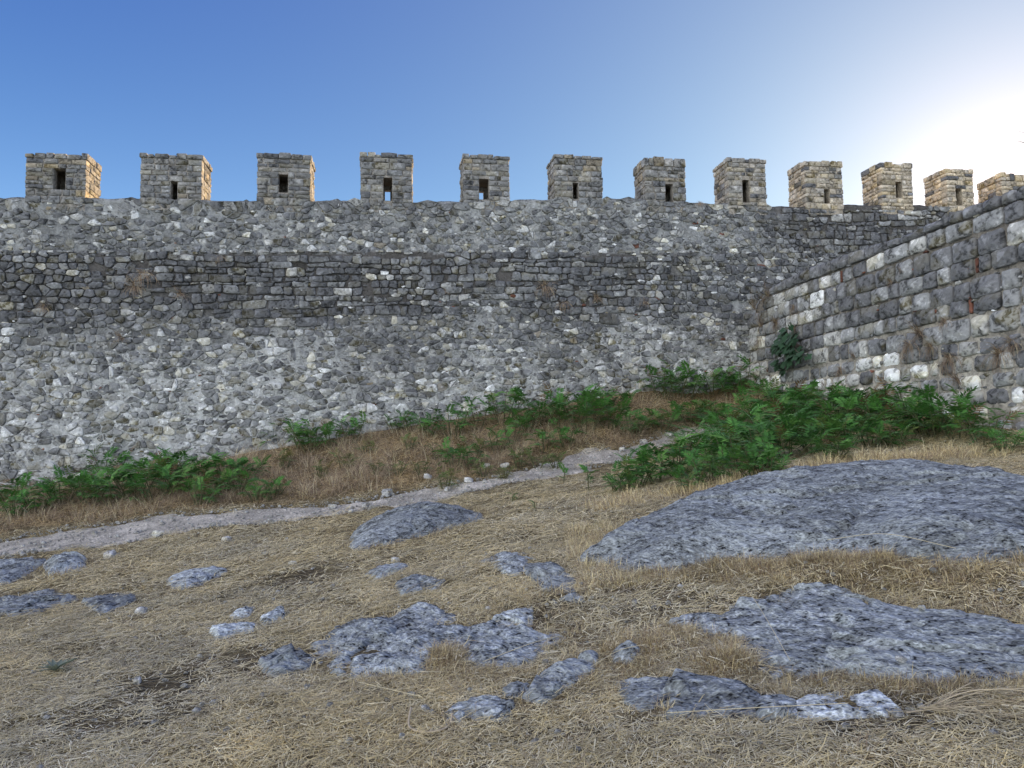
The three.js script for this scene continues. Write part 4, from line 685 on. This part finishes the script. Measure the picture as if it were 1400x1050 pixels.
for (const [x, z, h] of WEEDS.mid) greenWeed(x, z, h, near(x, z) < 1.0 ? 'leafy green weed of the dense clump touching long wall above footpath bend' : 'leafy green weed standing between the dense wall clump and footpath bend', near(x, z) < 1.0 ? 'weeds of the clump at the wall' : 'weeds between clump and footpath bend', { leaves: 32, wide: 1.1 });
for (const [x, z, h] of WEEDS.far) greenWeed(x, z, h, 'dark green weed in the corner where long wall and coursed wall meet', 'weeds in the corner of the walls', { leaves: 32, wide: 1.1 });
for (const [x, z, h] of WEEDS.right) greenWeed(x, z, h, ...(SPUR_U - alongWall(x, z) < 1.3 ? ['lush green weed of the thicket growing close against the coursed wall', 'thicket weeds against the coursed wall'] : z < 11 ? ['lush green weed of the thicket edging the dry grass above huge slab', 'thicket weeds edging the dry grass'] : x < 3.6 ? ['lush green weed of the thicket beside the upper footpath', 'thicket weeds beside the footpath'] : ['lush green weed in the thick middle of the thicket', 'weeds in the middle of the thicket']), { leaves: 46, wide: 1.3 });
for (const [x, z, h] of WEEDS.edge) greenWeed(x, z, h, 'green weed with browning stems against the foot of coursed wall', 'weeds at the foot of the coursed wall', { leaves: 34 });
for (const [x, z, h] of WEEDS.seed) greenWeed(x, z, h, 'sparse green seedling at the downhill edge of the footpath', 'seedlings by the footpath', { leaves: 7, name: 'weed_seedling' });

// a fig-like bush rooted in the spur wall
{
  const r = rngOf(611), [x, y, z] = spurPoint(2.6, 3.5, 0.0), g = tag(top('fig_bush', x, y, z, spurTurn), 'dark green bush with lobed leaves rooted in the coursed wall', 'bush');
  const lobed = (seed) => { const q = rngOf(seed), o = new Geo(), c = vary([0.035, 0.085, 0.04], 0.8 + q() * 0.6), m = o.v(0.35, 0.03, 0, 0, 0, c), P = []; for (let k = 0; k <= 14; k++) { const a = (k / 14 * 2 - 1) * 2.7, lobe = 0.55 + 0.45 * Math.abs(Math.cos(a * 2.4)), R = 0.62 * lobe * (1 - 0.18 * Math.abs(a) / 2.7); P.push(o.v(0.35 + Math.cos(a) * R, -0.12 * R * R + (q() - 0.5) * 0.06, Math.sin(a) * R, 0, 0, c)); } for (let k = 0; k < 14; k++) o.t(m, P[k + 1], P[k]); return o.build(); };
  const L = [lobed(1), lobed(2), lobed(3)];
  for (let b = 0; b < 15; b++) {
    const dx = (r() - 0.5) * 1.5, dy = (r() - 0.5) * 1.05, dz = 0.12 + r() * 0.35, tip = new THREE.Vector3(dx, dy, dz), mid = new THREE.Vector3(dx * 0.4, dy * 0.3, dz * 0.9), tube = new THREE.TubeGeometry(new THREE.CatmullRomCurve3([new THREE.Vector3(0, 0, -0.06), mid, tip]), 6, 0.008, 5);
    const n = tube.attributes.position.count, c = new Float32Array(n * 3); for (let i = 0; i < n; i++) c.set([0.14, 0.11, 0.08], i * 3); tube.setAttribute('color', new THREE.BufferAttribute(c, 3));
    part('branch', tube, M.leaf, g);
    for (let k = 0; k < 9; k++) { const t = 0.35 + 0.65 * r(), p = mid.clone().lerp(tip, t), m = part('leaf', L[(r() * 3) | 0], M.leaf, g); m.position.set(p.x + (r() - 0.5) * 0.22, p.y + (r() - 0.5) * 0.22, Math.max(0.05, p.z + (r() - 0.5) * 0.1)); m.scale.setScalar(0.15 + r() * 0.09); m.rotation.set(0.5 + r() * 0.8, (r() - 0.5) * 3 - 1.57, (r() - 0.6) * 1.0); }
  }
}
// withered tufts rooted in the joints of both walls
function spray(seed, n, len, pal, droop) {         // fine dry stems springing out of a joint, towards +z
  const r = rngOf(seed), g = new Geo();
  for (let k = 0; k < n; k++) {
    const a = (r() - 0.5) * 2.6, up = (r() - 0.4) * 1.7, c = vary(pal[(r() * pal.length) | 0], 0.7 + r() * 0.5); let x = (r() - 0.5) * 0.1, y = (r() - 0.5) * 0.06, z = -0.03, e = up, l = len * (0.35 + r() * 0.75) / 4; let prev = null;
    for (let q = 0; q <= 4; q++) { const w = 0.0042 * (1 - 0.17 * q), i = g.v(x - w, y, z, 0, 0, c), j = g.v(x + w, y + w * 0.5, z, 0, 0, c); if (prev) g.q(prev[0], prev[1], j, i); prev = [i, j]; x += Math.sin(a) * Math.cos(e) * l; z += Math.cos(a) * Math.cos(e) * l * 0.55; y += Math.sin(e) * l; e -= droop * (0.5 + r()); }
  }
  return g.build();
}
const SPRAYS = [spray(21, 90, 0.34, BROWN, 0.28), spray(22, 70, 0.30, BROWN.concat([[0.2, 0.14, 0.1]]), 0.1), spray(23, 80, 0.4, BROWN, 0.45)];
const UPRIGHT = [spray(24, 60, 0.6, BROWN.concat(STRAW.slice(3, 4)), -0.18), spray(25, 50, 0.7, BROWN, -0.12)];
WALL_WEEDS.long.forEach(([u, v, s, k], i) => {
  const g = part(numbered('withered_weed'), SPRAYS[i % 3], M.twig, scene); g.position.set(-WALL_D * Math.sin(TH) + u * Math.cos(TH) + 0.075 * Math.sin(TH), v, -WALL_D * Math.cos(TH) - u * Math.sin(TH) + 0.075 * Math.cos(TH)); g.rotation.y = TH; g.scale.setScalar(s);
  tag(g, 'brown withered weed tuft sprouting from joints of the long battlement wall', 'weed', 'withered weeds on the long wall');
});
WALL_WEEDS.spur.forEach(([s, v, k, up], i) => {
  const p = spurPoint(s, v, 0.03), g = part(numbered('withered_weed'), up ? UPRIGHT[i % 2] : SPRAYS[i % 3], M.twig, scene); g.position.set(...p); g.rotation.y = spurTurn; g.scale.setScalar(k);
  tag(g, up ? 'tall brown withered stems at the ruined end of the coursed wall' : 'brown withered weed tuft hanging from joints of the coursed wall', 'weed', up ? 'withered stems at the end of the coursed wall' : 'withered weeds on the coursed wall');
});

// a spiky plant rooted on top of the spur wall, its leaf tips reaching out over the edge
{
  const r = rngOf(733), [x, y, z] = spurPoint(9.15, 5.0, -0.45), g = tag(top('spiky_plant', x, y, z, spurTurn), 'narrow pointed leaf tips reaching out above the top of coursed wall', 'plant');
  for (let k = 0; k < 22; k++) {
    const a = k * 2.4 + r(), e0 = 0.5 + r() * 0.9, L = 0.75 + r() * 0.45, o = new Geo(), c = vary([0.16, 0.20, 0.11], 0.7 + r() * 0.5), dx = Math.cos(a), dz = Math.sin(a); let px = dx * 0.04, py = 0, pz = dz * 0.04, e = e0, prev = null;
    for (let q = 0; q <= 7; q++) { const w = 0.018 * (1 - Math.pow(q / 7, 1.6)) + 0.001, i = [o.v(px - dz * w, py, pz + dx * w, 0, 0, c), o.v(px, py - w * 0.5, pz, 0, 0, c), o.v(px + dz * w, py, pz - dx * w, 0, 0, c)]; if (prev) { o.q(prev[0], prev[1], i[1], i[0]); o.q(prev[1], prev[2], i[2], i[1]); } prev = i; px += dx * Math.cos(e) * L / 7; pz += dz * Math.cos(e) * L / 7; py += Math.sin(e) * L / 7; e -= 0.13; }
    part('leaf', o.build(), M.leaf, g);
  }
}

// ------------------------------------------------------------ gravel
{
  const r = rngOf(4242), geo = (() => { const g = new THREE.IcosahedronGeometry(1, 1), p = g.attributes.position, c = new Float32Array(p.count * 3).fill(1); for (let i = 0; i < p.count; i++) { const X = p.getX(i), Y = p.getY(i), Z = p.getZ(i), k = 0.75 + 0.5 * vnoise(X * 1.7 + 9, Y * 1.7 + Z * 2.3 + 9, 3); p.setXYZ(i, X * k, Y * k * 0.6, Z * k * 0.8); } g.setAttribute('color', new THREE.BufferAttribute(c, 3)); g.computeVertexNormals(); return g; })();
  const spots = [];
  for (let k = 0; k < 5200; k++) { const i = (r() * (PATHLINE.length - 1)) | 0, a = PATHLINE[i], b = PATHLINE[i + 1], t = r(), x = mix(a.x, b.x, t) + (r() - 0.5) * 0.4, zf = mix(a.z, b.z, t) + (r() - 0.5) * 2.4 * a.w, pd = pathAt(x, zf); if (pd < -0.12 || (pd > 0.2 && r() < 0.5)) continue; spots.push([x, zf, 0.008 + r() * r() * r() * 0.05]); }
  for (let k = 0; k < 2200; k++) { const zf = 2.8 + r() * 9, x = (r() * 2 - 1) * 0.72 * zf; if (rockRise(x, zf) > 0 || r() > 0.25 + bareAt(x, zf)) continue; spots.push([x, zf, 0.006 + r() * r() * 0.024]); }
  const m = shadows(new THREE.InstancedMesh(geo, M.stone, spots.length)); m.name = 'gravel'; scene.add(m);
  const q = new THREE.Quaternion(), e = new THREE.Euler();
  spots.forEach(([x, zf, s], i) => { e.set(r() - 0.5, r() * 6, r() - 0.5); q.setFromEuler(e); m.setMatrixAt(i, tmpM.compose(new THREE.Vector3(x, land(x, zf) + s * 0.3 + (pathAt(x, zf) > 0.1 ? -0.01 : 0.008), -zf), q, new THREE.Vector3(s, s, s))); const k = 0.65 + r() * 0.6; m.setColorAt(i, new THREE.Color().setRGB(k, k * 0.99, k * 0.96)); });
  tag(m, 'pale gravel strewn along the footpath and bare soil', 'gravel', null, 'stuff');
}

// ------------------------------------------------------------ loose stones, twigs, a rosette
{
  const r = rngOf(808);
  PEBBLES.forEach(([x, zf, s], i) => {
    const geo = new THREE.IcosahedronGeometry(1, 2), p = geo.attributes.position, c = new Float32Array(p.count * 3), k = 0.7 + r() * 0.3, sd = 100 + i;
    for (let q = 0; q < p.count; q++) { const X = p.getX(q), Y = p.getY(q), Z = p.getZ(q); const w = 0.72 + 0.5 * fbm(X * 1.3 + 5 + i, Y * 1.3 + Z * 1.1 + 7, sd, 3), f = Math.max(Math.abs(X * 0.9 + Z * 0.3), Math.abs(Y * 1.1 - X * 0.2), Math.abs(Z)); const m = w / mix(1, f * 1.25, 0.55); p.setXYZ(q, X * m, Y * m, Z * m); c.set([1.2 * k, 1.19 * k, 1.16 * k], q * 3); }
    geo.setAttribute('color', new THREE.BufferAttribute(c, 3)); geo.computeVertexNormals();
    const m = part(numbered('loose_stone'), geo, M.stone, scene), path = pathAt(x, zf) > -0.3; m.scale.set(s * 0.68, s * 0.5, s * 0.58); m.rotation.set((r() - 0.5) * 0.4, r() * 6, (r() - 0.5) * 0.4); m.position.set(x, land(x, zf) + s * 0.22 + 0.008, -zf);
    tag(m, i === 2 ? 'round white stone lying beside the curved twig' : i === 0 ? 'angular white stone alone in the open straw' : path ? 'pale loose stone lying along the edge of the footpath' : onRock(x, zf) ? 'small white stone lying on bare bedrock' : 'small white loose stone lying in the straw', 'stone', i === 2 || i === 0 ? undefined : path ? 'loose stones along the footpath' : onRock(x, zf) ? 'loose stones on the bedrock' : 'loose stones in the straw');
    const rise = rockRise(x, zf); if (rise > 0) m.position.y += rise;
  });
  const tubeOf = (pts, rad_, c, segs = 24) => { const t = new THREE.TubeGeometry(new THREE.CatmullRomCurve3(pts.map((q) => new THREE.Vector3(...q))), segs, rad_, 6), n = t.attributes.position.count, k = new Float32Array(n * 3); for (let i = 0; i < n; i++) k.set(c, i * 3); t.setAttribute('color', new THREE.BufferAttribute(k, 3)); return t; };
  const lie = (pts, dy) => pts.map(([x, zf, e = 0]) => [x, land(x, zf) + dy + e, -zf]);
  const local = (pts) => { const o = pts[0]; return { o, p: pts.map((q) => q.map((v, k) => v - o[k])) }; };
  { const { o, p } = local(lie([[-0.56, 4.1, 0.03], [-0.555, 3.98], [-0.53, 3.91], [-0.46, 3.86], [-0.38, 3.88], [-0.34, 3.95], [-0.335, 4.02, 0.02]], 0.02)); tag(part('curved_twig', tubeOf(p, 0.006, [0.5, 0.41, 0.29]), M.twig, scene), 'curved tan twig hooked on the ground below the small grey rock', 'twig').position.set(...o); }
  const stalks = [[[1.6, 5.95, 0.1], [1.55, 5.0, 0.14], [1.46, 4.1, 0.05]], [[-0.93, 4.62, 0.02], [-0.7, 4.4, 0.03], [-0.52, 4.28, 0.02]], [[-0.2, 4.66, 0.05], [0.1, 4.8, 0.09], [0.3, 5.05, 0.04]], [[0.7, 3.6, 0.04], [1.1, 3.52, 0.05], [1.5, 3.5, 0.03]], [[0.42, 4.35, 0.06], [0.62, 4.55, 0.06], [0.78, 4.62, 0.03]], [[2.3, 5.6, 0.14], [2.6, 5.35, 0.16], [2.95, 5.1, 0.08]]];
  stalks.forEach((s, i) => { const { o, p } = local(lie(s, 0.02)); tag(part(numbered('dry_stalk'), tubeOf(p, 0.0019, [0.62, 0.54, 0.36], 14), M.twig, scene), 'single long dry stalk lying across rock and straw', 'stalk', 'long dry stalks').position.set(...o); });
  const bx = 1.72, bz = 3.42, b = tag(top('dry_branch', bx, land(bx, bz), -bz), 'bleached dry branch with many curving twigs beside dark bare soil', 'branch');
  part('stem', tubeOf([[0, 0.015, 0], [0.12, 0.03, 0.012], [0.24, 0.035, 0.02], [0.4, 0.05, 0.05]], 0.004, [0.52, 0.44, 0.32]), M.twig, b);
  for (let k = 0; k < 44; k++) { const t = 0.04 + r() * 0.34, a = (r() - 0.5) * 1.9, l = 0.2 + r() * 0.4, e = r() * r() * 0.09, w = () => (r() - 0.5) * 0.035; part('twig', tubeOf([[t, 0.03 + t * 0.1, t * 0.12], [t + Math.cos(a) * l * 0.35, 0.035 + e + w() * 0.5, t * 0.12 + Math.sin(a) * l * 0.25 + w()], [t + Math.cos(a) * l * 0.7, 0.045 + e * 1.2 + w() * 0.5, Math.sin(a) * l * 0.6 + 0.04 + w()], [t + Math.cos(a) * l, 0.03 + e * 0.7, Math.sin(a) * l * 0.95 + 0.05 + w()]], 0.0011 + r() * 0.0011, vary([0.60, 0.50, 0.34], 0.6 + r() * 0.55), 10), M.twig, b); }
  const rx = -3.17, rz = 5.31, ro = tag(top('rosette_plant', rx, land(rx, rz) + 0.025, -rz), 'grey-green leaf rosette flat in the open straw', 'plant');
  const rl = (() => { const g = new Geo(), c = [0.25, 0.29, 0.22], P = []; for (let k = 0; k <= 5; k++) { const t = k / 5, w = 0.13 * Math.sin(Math.PI * Math.pow(t, 0.8)) + 0.01, y = 0.28 * t - 0.25 * t * t; P.push([g.v(t, y + 0.05, -w, 0, 0, c), g.v(t, y, 0, 0, 0, c), g.v(t, y + 0.05, w, 0, 0, c)]); } for (let k = 0; k < 5; k++) { g.q(P[k][0], P[k][1], P[k + 1][1], P[k + 1][0]); g.q(P[k][1], P[k][2], P[k + 1][2], P[k + 1][1]); } return g.build(); })();
  for (let k = 0; k < 15; k++) { const m = part('leaf', rl, M.leaf, ro); m.scale.setScalar(0.09 + r() * 0.06); m.rotation.order = 'YXZ'; m.rotation.set((r() - 0.5) * 0.4, k * 2.4, 0.15 + r() * 0.5); }
}
renderer.render(scene, camera);
